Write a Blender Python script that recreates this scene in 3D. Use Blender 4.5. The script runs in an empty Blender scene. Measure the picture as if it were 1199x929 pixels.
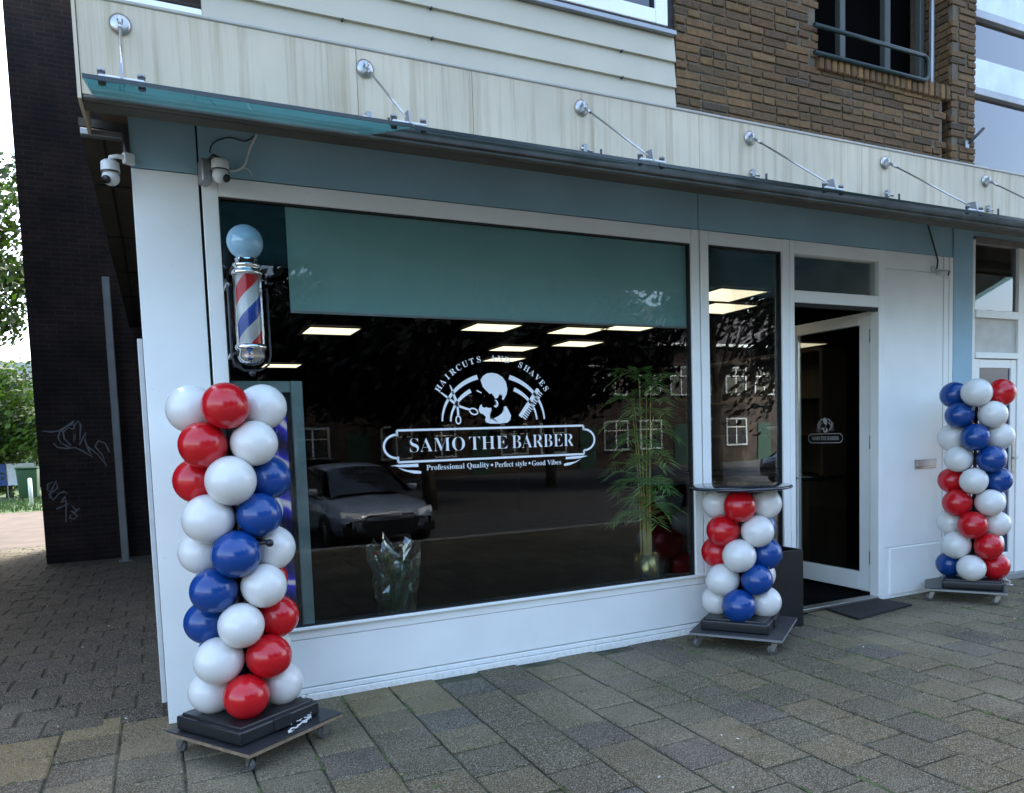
import bpy, bmesh, math, random
from mathutils import Vector, Matrix, noise
random.seed(11)
R = math.radians
sc = bpy.context.scene
C = sc.collection

# ---------------- camera ----------------
FPX, PPX, PPY, YAW, PITCH, ROLL, DIST = 891.6094, 619.8425, 576.4688, .4493, .0734, -.0323, 4.5169
W0, H0 = 1199.0, 929.0
cy_, sy_ = math.cos(YAW), math.sin(YAW)
Fv = Vector((sy_*math.cos(PITCH), cy_*math.cos(PITCH), -math.sin(PITCH)))
Rv = Vector((cy_, -sy_, 0)); Uv = Rv.cross(Fv)
cr_, sr_ = math.cos(ROLL), math.sin(ROLL)
Rr = cr_*Rv+sr_*Uv; Ur = -sr_*Rv+cr_*Uv
cd = bpy.data.cameras.new('camera'); cam = bpy.data.objects.new('camera', cd); C.objects.link(cam)
m3 = Matrix((Rr, Ur, -Fv)).transposed()
cam.matrix_world = Matrix.Translation((0, -DIST, 1.5)) @ m3.to_4x4()
cd.sensor_width = 36; cd.lens = FPX*36/W0
cd.shift_x = (W0/2-PPX)/W0; cd.shift_y = (PPY-H0/2)/W0
cd.clip_end = 2000; cd.clip_start = .05
sc.camera = cam

# ---------------- light ----------------
SUN_EL, SUN_ROT = R(56), R(28)
w = bpy.data.worlds.new("World"); sc.world = w; w.use_nodes = True
nt = w.node_tree; bg = nt.nodes['Background']
sky = nt.nodes.new('ShaderNodeTexSky'); sky.sky_type = 'NISHITA'; sky.sun_disc = False
sky.sun_elevation = SUN_EL; sky.sun_rotation = SUN_ROT
sky.dust_density = 3.0; sky.air_density = 1.0; sky.ozone_density = 1.0
nt.links.new(sky.outputs[0], bg.inputs[0]); bg.inputs[1].default_value = .15
sd = bpy.data.lights.new('sun', 'SUN'); sd.energy = 1.2; sd.angle = R(10); sd.color = (1, .95, .86)
so = bpy.data.objects.new('sun', sd); C.objects.link(so)
sdir = Vector((math.sin(SUN_ROT)*math.cos(SUN_EL), math.cos(SUN_ROT)*math.cos(SUN_EL), math.sin(SUN_EL)))
so.rotation_euler = (-sdir).to_track_quat('-Z', 'Y').to_euler()
so.location = (0, 0, 30)
sc.view_settings.view_transform = 'Standard'; sc.view_settings.look = 'None'
sc.view_settings.exposure = 2.72; sc.view_settings.gamma = 1; sc.view_settings.use_curve_mapping = False
sc.cycles.max_bounces = 8; sc.cycles.transparent_max_bounces = 16; sc.cycles.use_denoising = True

# ---------------- materials ----------------
MT = {}
def mat(name, col, rough=.6, metal=0, noise_amt=.12, nscale=6, bump=.0, bscale=60, coat=0, spec=.5, attr=False, emit=None, stretch=None):
    """principled with object-space mottling"""
    if name in MT: return MT[name]
    m = bpy.data.materials.new(name); m.use_nodes = True; MT[name] = m
    n = m.node_tree.nodes; l = m.node_tree.links; p = n['Principled BSDF']
    p.inputs['Roughness'].default_value = rough; p.inputs['Metallic'].default_value = metal
    p.inputs['Coat Weight'].default_value = coat; p.inputs['Coat Roughness'].default_value = .06
    p.inputs['Specular IOR Level'].default_value = spec
    tc = n.new('ShaderNodeTexCoord'); mp = n.new('ShaderNodeMapping'); l.new(tc.outputs['Object'], mp.inputs[0])
    if stretch: mp.inputs['Scale'].default_value = stretch
    nz = n.new('ShaderNodeTexNoise'); nz.inputs['Scale'].default_value = nscale; nz.inputs['Detail'].default_value = 6
    l.new(mp.outputs[0], nz.inputs[0])
    mr = n.new('ShaderNodeMapRange'); mr.inputs[1].default_value = .3; mr.inputs[2].default_value = .7
    mr.inputs[3].default_value = 1-noise_amt; mr.inputs[4].default_value = 1+noise_amt
    l.new(nz.outputs[0], mr.inputs[0])
    mx = n.new('ShaderNodeMix'); mx.data_type = 'RGBA'; mx.blend_type = 'MULTIPLY'; mx.inputs[0].default_value = 1
    if attr:
        at = n.new('ShaderNodeAttribute'); at.attribute_name = 'Col'; l.new(at.outputs[0], mx.inputs[6])
    else: mx.inputs[6].default_value = (*col, 1)
    l.new(mr.outputs[0], mx.inputs[7]); l.new(mx.outputs[2], p.inputs['Base Color'])
    if bump:
        n2 = n.new('ShaderNodeTexNoise'); n2.inputs['Scale'].default_value = bscale; n2.inputs['Detail'].default_value = 8
        l.new(tc.outputs['Object'], n2.inputs[0])
        b = n.new('ShaderNodeBump'); b.inputs['Strength'].default_value = bump; b.inputs['Distance'].default_value = .01
        l.new(n2.outputs[0], b.inputs['Height']); l.new(b.outputs[0], p.inputs['Normal'])
    if emit:
        p.inputs['Emission Color'].default_value = (*emit[0], 1); p.inputs['Emission Strength'].default_value = emit[1]
    return m

def glass_mat(name, tint=(.9, .95, .94), boost=1.0, ior=1.5, dirt=0.0, dirtcol=(.3, .5, .48)):
    m = bpy.data.materials.new(name); m.use_nodes = True; MT[name] = m
    n = m.node_tree.nodes; l = m.node_tree.links
    n.remove(n['Principled BSDF']); out = n['Material Output']
    tr = n.new('ShaderNodeBsdfTransparent'); tr.inputs[0].default_value = (*tint, 1)
    gl = n.new('ShaderNodeBsdfGlossy'); gl.inputs['Roughness'].default_value = 0.0; gl.inputs[0].default_value = (1, 1, 1, 1)
    fr = n.new('ShaderNodeFresnel'); fr.inputs[0].default_value = ior
    ml = n.new('ShaderNodeMath'); ml.operation = 'MULTIPLY'; ml.inputs[1].default_value = boost; ml.use_clamp = True
    l.new(fr.outputs[0], ml.inputs[0])
    mx = n.new('ShaderNodeMixShader'); l.new(ml.outputs[0], mx.inputs[0]); l.new(tr.outputs[0], mx.inputs[1]); l.new(gl.outputs[0], mx.inputs[2])
    # faint waviness of float glass
    tc = n.new('ShaderNodeTexCoord'); nz = n.new('ShaderNodeTexNoise'); nz.inputs['Scale'].default_value = 1.3; nz.inputs['Detail'].default_value = 1
    l.new(tc.outputs['Object'], nz.inputs[0]); b = n.new('ShaderNodeBump'); b.inputs['Strength'].default_value = .02; b.inputs['Distance'].default_value = .02
    l.new(nz.outputs[0], b.inputs['Height']); l.new(b.outputs[0], gl.inputs['Normal'])
    last = mx
    if dirt:
        df = n.new('ShaderNodeBsdfTranslucent'); df.inputs[0].default_value = (*dirtcol, 1)
        n2 = n.new('ShaderNodeTexNoise'); n2.inputs['Scale'].default_value = 4; n2.inputs['Detail'].default_value = 6
        mp = n.new('ShaderNodeMapping'); mp.inputs['Scale'].default_value = (1, 3, 1); l.new(tc.outputs['Object'], mp.inputs[0]); l.new(mp.outputs[0], n2.inputs[0])
        mr = n.new('ShaderNodeMapRange'); mr.inputs[1].default_value = .35; mr.inputs[2].default_value = .7; mr.inputs[3].default_value = dirt*.4; mr.inputs[4].default_value = dirt
        l.new(n2.outputs[0], mr.inputs[0])
        m2 = n.new('ShaderNodeMixShader'); l.new(mr.outputs[0], m2.inputs[0]); l.new(mx.outputs[0], m2.inputs[1]); l.new(df.outputs[0], m2.inputs[2]); last = m2
    l.new(last.outputs[0], out.inputs[0])
    return m

WHITE = mat('white_paint', (.85, .87, .83), .38, noise_amt=.05, nscale=2.2)
WHITE2 = mat('white_frame', (.86, .88, .84), .3, noise_amt=.03, nscale=3)
def foot_dirt(m):
    n = m.node_tree.nodes; l = m.node_tree.links; p = n['Principled BSDF']; src = p.inputs['Base Color'].links[0].from_socket
    ge = n.new('ShaderNodeNewGeometry'); sp = n.new('ShaderNodeSeparateXYZ'); l.new(ge.outputs['Position'], sp.inputs[0])
    h = n.new('ShaderNodeMapRange'); h.inputs[1].default_value = 0; h.inputs[2].default_value = .10; h.inputs[3].default_value = .24; h.inputs[4].default_value = 0; l.new(sp.outputs[2], h.inputs[0])
    nz = n.new('ShaderNodeTexNoise'); nz.inputs['Scale'].default_value = 40; nz.inputs['Detail'].default_value = 5; l.new(ge.outputs['Position'], nz.inputs[0])
    ad = n.new('ShaderNodeMath'); l.new(nz.outputs[0], ad.inputs[0]); l.new(h.outputs[0], ad.inputs[1])
    t = n.new('ShaderNodeMapRange'); t.inputs[1].default_value = .66; t.inputs[2].default_value = .85; t.inputs[4].default_value = .22; l.new(ad.outputs[0], t.inputs[0])
    mx = n.new('ShaderNodeMix'); mx.data_type = 'RGBA'; mx.inputs[7].default_value = (.30, .27, .22, 1); l.new(t.outputs[0], mx.inputs[0]); l.new(src, mx.inputs[6]); l.new(mx.outputs[2], p.inputs['Base Color'])
foot_dirt(WHITE); foot_dirt(WHITE2)
BLUE = mat('blue_fascia_paint', (.27, .44, .51), .45, noise_amt=.10, nscale=1.8)
BLUE2 = mat('blue_pilaster_paint', (.27, .47, .58), .5, noise_amt=.08, nscale=3)
BLACK = mat('black_gap', (.012, .012, .013), .7)
BLACKP = mat('black_plastic', (.013, .014, .016), .32, noise_amt=.2, nscale=9)
BLACKW = mat('black_plywood', (.02, .021, .023), .38, noise_amt=.3, nscale=10, bump=.05, bscale=40)
PLYEDGE = mat('plywood_edge', (.22, .16, .10), .7, noise_amt=.3, nscale=30)
STEEL = mat('steel', (.42, .42, .40), .34, 1, noise_amt=.15, nscale=20)
CHROME = mat('chrome', (.8, .82, .83), .07, 1, noise_amt=.03)
GREYM = mat('grey_metal', (.30, .31, .31), .4, .6, noise_amt=.15)
DARKM = mat('dark_metal', (.05, .052, .055), .4, .5)
CREAM2 = mat('cream_cladding', (.46, .425, .315), .55, noise_amt=.05, nscale=3)
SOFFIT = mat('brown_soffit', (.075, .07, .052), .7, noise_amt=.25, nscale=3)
INTER = mat('charcoal_interior', (.005, .005, .006), 1, spec=0)
INFLOOR = mat('dark_shop_floor', (.007, .007, .007), 1, noise_amt=.3, nscale=4, spec=0)
BLIND = mat('grey_roller_blind', (.28, .47, .45), .9, noise_amt=.04, nscale=4)
CABINET = mat('dark_brown_cabinet', (.10, .07, .045), .5, noise_amt=.3, nscale=6, stretch=(1, 1, .15))
RUBBER = mat('black_rubber', (.01, .01, .01), .8, bump=.3, bscale=200)
WHITEP = mat('white_plastic', (.68, .70, .68), .35, noise_amt=.06, nscale=20)
ROPE = mat('white_cord', (.7, .7, .66), .7)
LB = {'r': mat('red_latex', (.52, .006, .012), .22, noise_amt=.03, nscale=5, coat=.2),
      'w': mat('white_latex', (.70, .695, .655), .25, noise_amt=.02, nscale=5, coat=.25),
      'b': mat('blue_latex', (.005, .05, .225), .22, noise_amt=.03, nscale=5, coat=.2)}
GLASS = glass_mat('shop_glass', (.90, .93, .92), .56)
GLASSUP = glass_mat('upper_glass', (.6, .68, .72), 2.0)
CANGLASS = glass_mat('canopy_glass', (.74, .93, .90), 1.0, dirt=.24, dirtcol=(.20, .52, .50))
CANGLASS2 = glass_mat('canopy_glass_clean', (.74, .88, .86), 1.0, dirt=.05, dirtcol=(.2, .4, .38))
DGREEN = mat('dark_green_paint', (.006, .024, .022), .5)
VINYL = mat('white_vinyl', (.82, .84, .84), .5, noise_amt=.02)
BRICKG = mat('brick_faces', (1, 1, 1), .85, noise_amt=.22, nscale=28, bump=.55, bscale=70, attr=True)
MORTAR = mat('mortar', (.13, .105, .07), .95, noise_amt=.2, nscale=20, bump=.3)
TILE = mat('concrete_tiles', (1, 1, 1), .92, noise_amt=.18, nscale=9, bump=.7, bscale=160, attr=True, spec=.25)

def cream_stained():
    m = mat('cream_fascia', (.55, .48, .34), .6, noise_amt=.14, nscale=1.6, stretch=(1.2, 1, .8))
    n = m.node_tree.nodes; l = m.node_tree.links; p = n['Principled BSDF']
    src = p.inputs['Base Color'].links[0].from_socket
    tc = n.new('ShaderNodeTexCoord'); mp = n.new('ShaderNodeMapping'); mp.inputs['Scale'].default_value = (15, 1, .5)
    l.new(tc.outputs['Object'], mp.inputs[0]); nz = n.new('ShaderNodeTexNoise'); nz.inputs['Scale'].default_value = 1.2; nz.inputs['Detail'].default_value = 5; nz.inputs['Roughness'].default_value = .7
    l.new(mp.outputs[0], nz.inputs[0])
    rp = n.new('ShaderNodeValToRGB'); rp.color_ramp.elements[0].position = .47; rp.color_ramp.elements[0].color = (1, 1, 1, 1)
    rp.color_ramp.elements[1].position = .70; rp.color_ramp.elements[1].color = (.62, .55, .45, 1); l.new(nz.outputs[0], rp.inputs[0])
    mx = n.new('ShaderNodeMix'); mx.data_type = 'RGBA'; mx.blend_type = 'MULTIPLY'; mx.inputs[0].default_value = .75
    l.new(src, mx.inputs[6]); l.new(rp.outputs[0], mx.inputs[7]); l.new(mx.outputs[2], p.inputs['Base Color'])
    return m
CREAM = cream_stained()

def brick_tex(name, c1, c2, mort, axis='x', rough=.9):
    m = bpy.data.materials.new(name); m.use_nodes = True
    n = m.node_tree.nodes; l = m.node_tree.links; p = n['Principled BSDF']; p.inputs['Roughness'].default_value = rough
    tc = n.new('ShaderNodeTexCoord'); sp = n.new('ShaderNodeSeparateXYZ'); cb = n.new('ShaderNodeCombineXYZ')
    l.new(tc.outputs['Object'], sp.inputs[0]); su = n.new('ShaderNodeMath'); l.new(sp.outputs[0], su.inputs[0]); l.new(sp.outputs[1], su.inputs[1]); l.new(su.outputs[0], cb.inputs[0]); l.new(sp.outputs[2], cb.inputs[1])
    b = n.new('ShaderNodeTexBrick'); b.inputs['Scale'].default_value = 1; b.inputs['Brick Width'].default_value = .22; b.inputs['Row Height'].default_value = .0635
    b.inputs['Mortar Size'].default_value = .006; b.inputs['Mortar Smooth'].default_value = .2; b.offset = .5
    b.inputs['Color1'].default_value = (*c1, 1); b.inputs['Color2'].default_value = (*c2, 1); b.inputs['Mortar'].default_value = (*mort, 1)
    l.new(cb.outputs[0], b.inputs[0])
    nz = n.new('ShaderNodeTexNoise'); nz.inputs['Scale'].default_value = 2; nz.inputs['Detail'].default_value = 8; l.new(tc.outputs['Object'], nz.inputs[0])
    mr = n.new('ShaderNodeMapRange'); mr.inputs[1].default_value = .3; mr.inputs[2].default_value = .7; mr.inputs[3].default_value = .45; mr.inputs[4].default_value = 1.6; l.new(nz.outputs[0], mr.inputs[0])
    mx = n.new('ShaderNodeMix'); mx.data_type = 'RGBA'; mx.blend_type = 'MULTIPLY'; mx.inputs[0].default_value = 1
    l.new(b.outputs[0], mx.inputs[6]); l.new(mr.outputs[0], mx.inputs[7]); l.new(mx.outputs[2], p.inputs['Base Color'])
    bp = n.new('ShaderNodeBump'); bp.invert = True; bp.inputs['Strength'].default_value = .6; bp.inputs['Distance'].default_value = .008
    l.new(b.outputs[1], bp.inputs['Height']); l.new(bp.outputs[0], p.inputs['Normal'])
    return m
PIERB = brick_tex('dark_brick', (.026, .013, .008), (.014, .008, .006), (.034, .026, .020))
FARB = brick_tex('far_brick', (.055, .036, .026), (.04, .028, .02), (.06, .05, .042))
UPB = brick_tex('upper_brick', (.20, .14, .08), (.15, .10, .06), (.12, .10, .08))
UPBY = brick_tex('upper_brick_side', (.20, .14, .08), (.15, .10, .06), (.12, .10, .08), 'y')

# ---------------- mesh helper ----------------
class MB:
    def __init__(s): s.b = bmesh.new(); s.mats = []; s.cl = None
    def mi(s, m):
        if m is None: return 0
        if m not in s.mats: s.mats.append(m)
        return s.mats.index(m)
    def _fin(s, faces, m, smooth=False):
        k = s.mi(m)
        for f in faces: f.material_index = k; f.smooth = smooth
    def box(s, x0, x1, y0, y1, z0, z1, m=None, bev=0, rot=None, seg=1):
        b2 = bmesh.new(); bmesh.ops.create_cube(b2, size=1)
        cx, cy, cz = (x0+x1)/2, (y0+y1)/2, (z0+z1)/2
        for v in b2.verts: v.co = Vector((v.co.x*(x1-x0), v.co.y*(y1-y0), v.co.z*(z1-z0)))
        if bev: bmesh.ops.bevel(b2, geom=b2.edges[:], offset=bev, segments=seg, affect='EDGES', profile=.6)
        M = Matrix.Translation((cx, cy, cz))
        if rot is not None: M = M @ rot
        return s.merge(b2, M, m, smooth=seg > 1)
    def merge(s, b2, M, m, smooth=False):
        k = s.mi(m); mp = {}
        for v in b2.verts: mp[v] = s.b.verts.new(M @ v.co)
        out = []
        for f in b2.faces:
            try: g = s.b.faces.new([mp[v] for v in f.verts])
            except ValueError: continue
            g.material_index = k; g.smooth = smooth; out.append(g)
        b2.free(); return out
    def cyl(s, p0, p1, r0, r1=None, n=16, m=None, caps=True, smooth=True):
        p0, p1 = Vector(p0), Vector(p1); r1 = r0 if r1 is None else r1
        d = (p1-p0).normalized(); a = d.orthogonal().normalized(); b = d.cross(a)
        A = [s.b.verts.new(p0+r0*(a*math.cos(t)+b*math.sin(t))) for t in [2*math.pi*i/n for i in range(n)]]
        B = [s.b.verts.new(p1+r1*(a*math.cos(t)+b*math.sin(t))) for t in [2*math.pi*i/n for i in range(n)]]
        k = s.mi(m)
        for i in range(n):
            f = s.b.faces.new((A[i], A[(i+1) % n], B[(i+1) % n], B[i])); f.material_index = k; f.smooth = smooth
        if caps:
            for q in (A[::-1], B): f = s.b.faces.new(q); f.material_index = k
    def tube(s, pts, r, n=8, m=None):
        pts = [Vector(p) for p in pts]; k = s.mi(m); prev = None; up = None
        N = len(pts)
        for i, p in enumerate(pts):
            t = (pts[min(i+1, N-1)]-pts[max(i-1, 0)]).normalized()
            if up is None: up = t.orthogonal().normalized()
            up = (up-t*up.dot(t)).normalized(); b = t.cross(up)
            rr = r[i] if isinstance(r, (list, tuple)) else r
            ring = [s.b.verts.new(p+rr*(up*math.cos(a)+b*math.sin(a))) for a in [2*math.pi*j/n for j in range(n)]]
            if prev:
                for j in range(n):
                    f = s.b.faces.new((prev[j], prev[(j+1) % n], ring[(j+1) % n], ring[j])); f.material_index = k; f.smooth = True
            else:
                f = s.b.faces.new(ring[::-1]); f.material_index = k
            prev = ring
        f = s.b.faces.new(prev); f.material_index = k
    def lathe(s, prof, c=(0, 0, 0), n=32, m=None, ax=None):
        """prof = [(r,z)]"""
        k = s.mi(m); c = Vector(c); prev = None
        M = Vector((0, 0, 1)).rotation_difference(Vector(ax)).to_matrix() if ax else Matrix.Identity(3)
        for (r, z) in prof:
            if r < 1e-5: ring = [s.b.verts.new(c+M @ Vector((0, 0, z)))]
            else: ring = [s.b.verts.new(c+M @ Vector((r*math.cos(2*math.pi*j/n), r*math.sin(2*math.pi*j/n), z))) for j in range(n)]
            if prev:
                for j in range(n):
                    a = prev[j % len(prev)]; b = prev[(j+1) % len(prev)]; cc = ring[(j+1) % len(ring)]; d = ring[j % len(ring)]
                    vs = []
                    for v in (a, b, cc, d):
                        if v not in vs: vs.append(v)
                    if len(vs) > 2:
                        f = s.b.faces.new(vs); f.material_index = k; f.smooth = True
            prev = ring
    def sphere(s, c, r, m=None, sc_=(1, 1, 1), u=24, v=16):
        prof = [(max(0, r*math.sin(math.pi*i/v)), -r*math.cos(math.pi*i/v)) for i in range(v+1)]
        prof = [(a*sc_[0], b*sc_[2]) for a, b in prof]
        s.lathe(prof, c, u, m)
    def poly(s, pts, th=None, m=None):
        """planar polygon extruded by vector th"""
        k = s.mi(m); vs = [s.b.verts.new(p) for p in pts]
        f = s.b.faces.new(vs); f.material_index = k; fs = [f]
        if th is not None:
            r = bmesh.ops.extrude_face_region(s.b, geom=[f])
            nv = [g for g in r['geom'] if isinstance(g, bmesh.types.BMVert)]
            bmesh.ops.translate(s.b, verts=nv, vec=th)
            for g in r['geom']:
                if isinstance(g, bmesh.types.BMFace): g.material_index = k; fs.append(g)
        bmesh.ops.triangulate(s.b, faces=fs)
    def quad(s, a, b, c, d, m=None, smooth=False):
        f = s.b.faces.new([s.b.verts.new(p) for p in (a, b, c, d)]); f.material_index = s.mi(m); f.smooth = smooth; return f
    def build(s, name, parent=None, default=None, recalc=True, loc=None, cols=None):
        if recalc: bmesh.ops.recalc_face_normals(s.b, faces=s.b.faces[:])
        me = bpy.data.meshes.new(name); s.b.to_mesh(me); s.b.free()
        for m in (s.mats or [default or WHITE]): me.materials.append(m)
        o = bpy.data.objects.new(name, me); C.objects.link(o)
        if parent: o.parent = parent
        if loc: o.location = loc
        return o

def tag(o, label=None, cat=None, group=None, kind=None):
    if label: o['label'] = label
    if cat: o['category'] = cat
    if group: o['group'] = group
    if kind: o['kind'] = kind
    return o
def empty(name, loc, label, cat, group=None, rz=0):
    o = bpy.data.objects.new(name, None); C.objects.link(o); o.location = loc; o.rotation_euler = (0, 0, rz); o.empty_display_size = .1
    return tag(o, label, cat, group)
def kids(o): return [x for x in list(bpy.data.objects) if x.parent == o]
def copy_tree(o, parent=None):
    ch = kids(o); c = o.copy(); C.objects.link(c)
    if parent: c.parent = parent
    for k in ch: copy_tree(k, c)
    return c
def bx(name, parent, m, *a, **k):
    b = MB(); b.box(*a, m, **k); return b.build(name, parent)

# ---------------- ground ----------------
def col_layer(b): return b.loops.layers.color.new('Col')
def tile_field(name, x0, x1, y0, y1, sx, sy, rows_along, label_mat=TILE, skip=None, rot=0, seed=1, tint=(1, 1, 1), gap=.0042, off=(0, 0)):
    rnd = random.Random(seed); b = MB(); cl = col_layer(b.b); k = b.mi(TILE)
    if rows_along == 'y': nu, nv = int((x1-x0)/sx)+1, int((y1-y0)/sy)+2
    else: nu, nv = int((y1-y0)/sy)+1, int((x1-x0)/sx)+2
    for i in range(nu):
        jit = .5*(i % 2)+rnd.uniform(-.06, .06)
        for j in range(-1, nv):
            if rows_along == 'y': cx, cy = x0+(i+.5)*sx, y0+(j+jit)*sy+off[1]
            else: cx, cy = x0+(j+jit)*sx+off[0], y0+(i+.5)*sy
            if skip and skip(cx, cy): continue
            g = gap*rnd.uniform(.7, 1.8); hx, hy = sx/2-g, sy/2-g
            dz = rnd.gauss(0, .0016); ta, tb = rnd.gauss(0, .006), rnd.gauss(0, .006); rr = rnd.gauss(0, .006)+rot
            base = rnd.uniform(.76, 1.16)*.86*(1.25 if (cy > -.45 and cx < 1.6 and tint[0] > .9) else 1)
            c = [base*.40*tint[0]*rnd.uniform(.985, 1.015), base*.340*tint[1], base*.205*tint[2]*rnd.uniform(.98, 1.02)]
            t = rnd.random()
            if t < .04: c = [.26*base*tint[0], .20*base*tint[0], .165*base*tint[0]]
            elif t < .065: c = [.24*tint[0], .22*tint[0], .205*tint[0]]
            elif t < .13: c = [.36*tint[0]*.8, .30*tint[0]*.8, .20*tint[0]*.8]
            def P(u, v, z):
                X = u*math.cos(rr)-v*math.sin(rr); Y = u*math.sin(rr)+v*math.cos(rr)
                return b.b.verts.new((cx+X, cy+Y, z+dz+ta*u+tb*v))
            e = .006
            def cut(a): return a*rnd.uniform(.965, 1)
            top = [P(cut(-hx+e), cut(-hy+e), 0), P(cut(hx-e), cut(-hy+e), 0), P(cut(hx-e), cut(hy-e), 0), P(cut(-hx+e), cut(hy-e), 0)]
            mid = [P(-hx, -hy, -.006), P(hx, -hy, -.006), P(hx, hy, -.006), P(-hx, hy, -.006)]
            bot = [P(-hx, -hy, -.03), P(hx, -hy, -.03), P(hx, hy, -.03), P(-hx, hy, -.03)]
            fs = [b.b.faces.new(top)]
            for q in range(4):
                fs.append(b.b.faces.new((mid[q], mid[(q+1) % 4], top[(q+1) % 4], top[q])))
                fs.append(b.b.faces.new((bot[q], bot[(q+1) % 4], mid[(q+1) % 4], mid[q])))
            for f in fs:
                for lp in f.loops: lp[cl] = (*c, 1)
    o = b.build(name, recalc=False); tag(o, kind='structure'); return o

# weathering on tiles: stains + specks
def weather_tiles():
    m = TILE; n = m.node_tree.nodes; l = m.node_tree.links; p = n['Principled BSDF']
    src = p.inputs['Base Color'].links[0].from_socket
    tc = n.new('ShaderNodeTexCoord')
    def layer(src, scale, lo, hi, col, amt, detail=6, rough=.6):
        nz = n.new('ShaderNodeTexNoise'); nz.inputs['Scale'].default_value = scale; nz.inputs['Detail'].default_value = detail; nz.inputs['Roughness'].default_value = rough
        l.new(tc.outputs['Object'], nz.inputs[0]); mr = n.new('ShaderNodeMapRange'); mr.inputs[1].default_value = lo; mr.inputs[2].default_value = hi; mr.inputs[4].default_value = amt
        l.new(nz.outputs[0], mr.inputs[0]); mx = n.new('ShaderNodeMix'); mx.data_type = 'RGBA'; mx.inputs[7].default_value = (*col, 1)
        l.new(mr.outputs[0], mx.inputs[0]); l.new(src, mx.inputs[6]); return mx.outputs[2]
    s = layer(src, 1.0, .48, .74, (.15, .14, .085), .45)
    s = layer(s, .6, .52, .75, (.36, .30, .20), .5)
    s = layer(s, 3.5, .56, .75, (.14, .13, .095), .45, 8, .7)
    s = layer(s, 45, .48, .70, (.40, .36, .26), .35, 4, .7)
    s = layer(s, 170, .51, .62, (.52, .47, .36), .55, 2, .6)
    s = layer(s, 210, .50, .60, (.045, .042, .032), .75, 2, .6)
    s = layer(s, 38, .54, .72, (.07, .066, .045), .5, 5, .7)
    l.new(s, p.inputs['Base Color'])
weather_tiles()
JOINT = mat('joint_sand_moss', (.06, .062, .034), .95, noise_amt=.6, nscale=9, bump=.5)
EARTH = mat('far_ground', (.16, .14, .11), .95, noise_amt=.25, nscale=.6)
b = MB(); b.quad((-400, -6.3, -.016), (400, -6.3, -.016), (400, 400, -.016), (-400, 400, -.016), EARTH); tag(b.build('ground'), kind='structure')
b = MB(); b.quad((-3, -6.2, -.0115), (14, -6.2, -.0115), (14, 10.5, -.0115), (-3, 10.5, -.0115), JOINT); tag(b.build('joint_bed'), kind='structure')
T = .2885
tile_field('pavement', 1.168-T*16, 13, -6.2, .02, T, T, 'y', skip=lambda x, y: y < -6.05 or (y > .0 and x > -.1) or y > .15 or (x < -.1 and y > -.12 and False), seed=5)
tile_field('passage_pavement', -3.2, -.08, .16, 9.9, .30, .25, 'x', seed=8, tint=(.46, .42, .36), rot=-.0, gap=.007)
b = MB(); rnd = random.Random(21); MOSS = mat('moss', (.075, .10, .03), .95, noise_amt=.5, nscale=30, bump=.6, bscale=120)
for i in range(420):
    col = rnd.randint(0, 26); px_ = 1.168-T*8+col*T; py_ = -rnd.random()**1.2*3.2
    n_ = noise.noise(Vector((px_*.9, py_*.9, 3)))
    if n_ < -.05: continue
    if rnd.random() < .7: cx, cyy, a, l_ = px_+rnd.gauss(0, .003), py_, math.pi/2, rnd.uniform(.02, .09)
    else: cx, cyy, a, l_ = px_+rnd.uniform(0, T), round(py_/T*2)*T/2, 0, rnd.uniform(.02, .06)
    wd = rnd.uniform(.005, .013); pts = []
    for k in range(9):
        t = 2*math.pi*k/9; u, v = l_*math.cos(t)*rnd.uniform(.7, 1.1), wd*math.sin(t)*rnd.uniform(.6, 1.3); pts.append(b.b.verts.new((cx+u*math.cos(a)-v*math.sin(a), cyy+u*math.sin(a)+v*math.cos(a), -.004)))
    top = b.b.verts.new((cx, cyy, .005))
    for k in range(9): b.b.faces.new((pts[k], pts[(k+1) % 9], top)).smooth = True
b.mi(MOSS); tag(b.build('moss', recalc=False), 'green moss growing in the joints between the paving tiles', 'moss', kind='stuff')
b = MB(); LIT = [mat('dry_leaf', (.30, .22, .10), .8), mat('pale_scrap', (.55, .53, .47), .8), mat('green_bit', (.14, .18, .05), .8)]
for i in range(150):
    if i % 3: x, y = rnd.uniform(-.5, 7), -rnd.uniform(.0, 3.0)
    else: x, y = rnd.uniform(-1.2, -.15), rnd.uniform(-.5, 5)
    a = rnd.uniform(0, 6.28); s_ = rnd.uniform(.004, .014); m_ = rnd.choice(LIT); dx, dy = Vector((math.cos(a), math.sin(a), 0))*s_, Vector((-math.sin(a), math.cos(a), 0))*s_*.5; p = Vector((x, y, .005))
    b.quad(p-dx, p-dy+Vector((0, 0, .003)), p+dx+Vector((0, 0, rnd.uniform(0, .008))), p+dy, m_)
tag(b.build('litter_scraps', recalc=False), 'tiny dry leaves and pale scraps scattered over the paving', 'litter', kind='stuff')
# road behind camera
ROAD = mat('asphalt', (.045, .045, .046), .9, noise_amt=.2, nscale=3, bump=.4, bscale=90)
b = MB(); b.quad((-60, -6.42, -.12), (-60, -8, -.33), (120, -8, -.33), (120, -6.42, -.12), ROAD)
b.quad((-60, -8, -.33), (-60, -400, -.33), (120, -400, -.33), (120, -8, -.33), ROAD); tag(b.build('road', recalc=False), kind='structure')
KERBM = mat('kerb_concrete', (.28, .27, .25), .9, bump=.3)
b = MB(); x = -30
while x < 60: b.box(x+.004, x+.996, -6.42, -6.3, -.4, .0, KERBM, bev=.012); x += 1
tag(b.build('kerb'), kind='structure')
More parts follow.
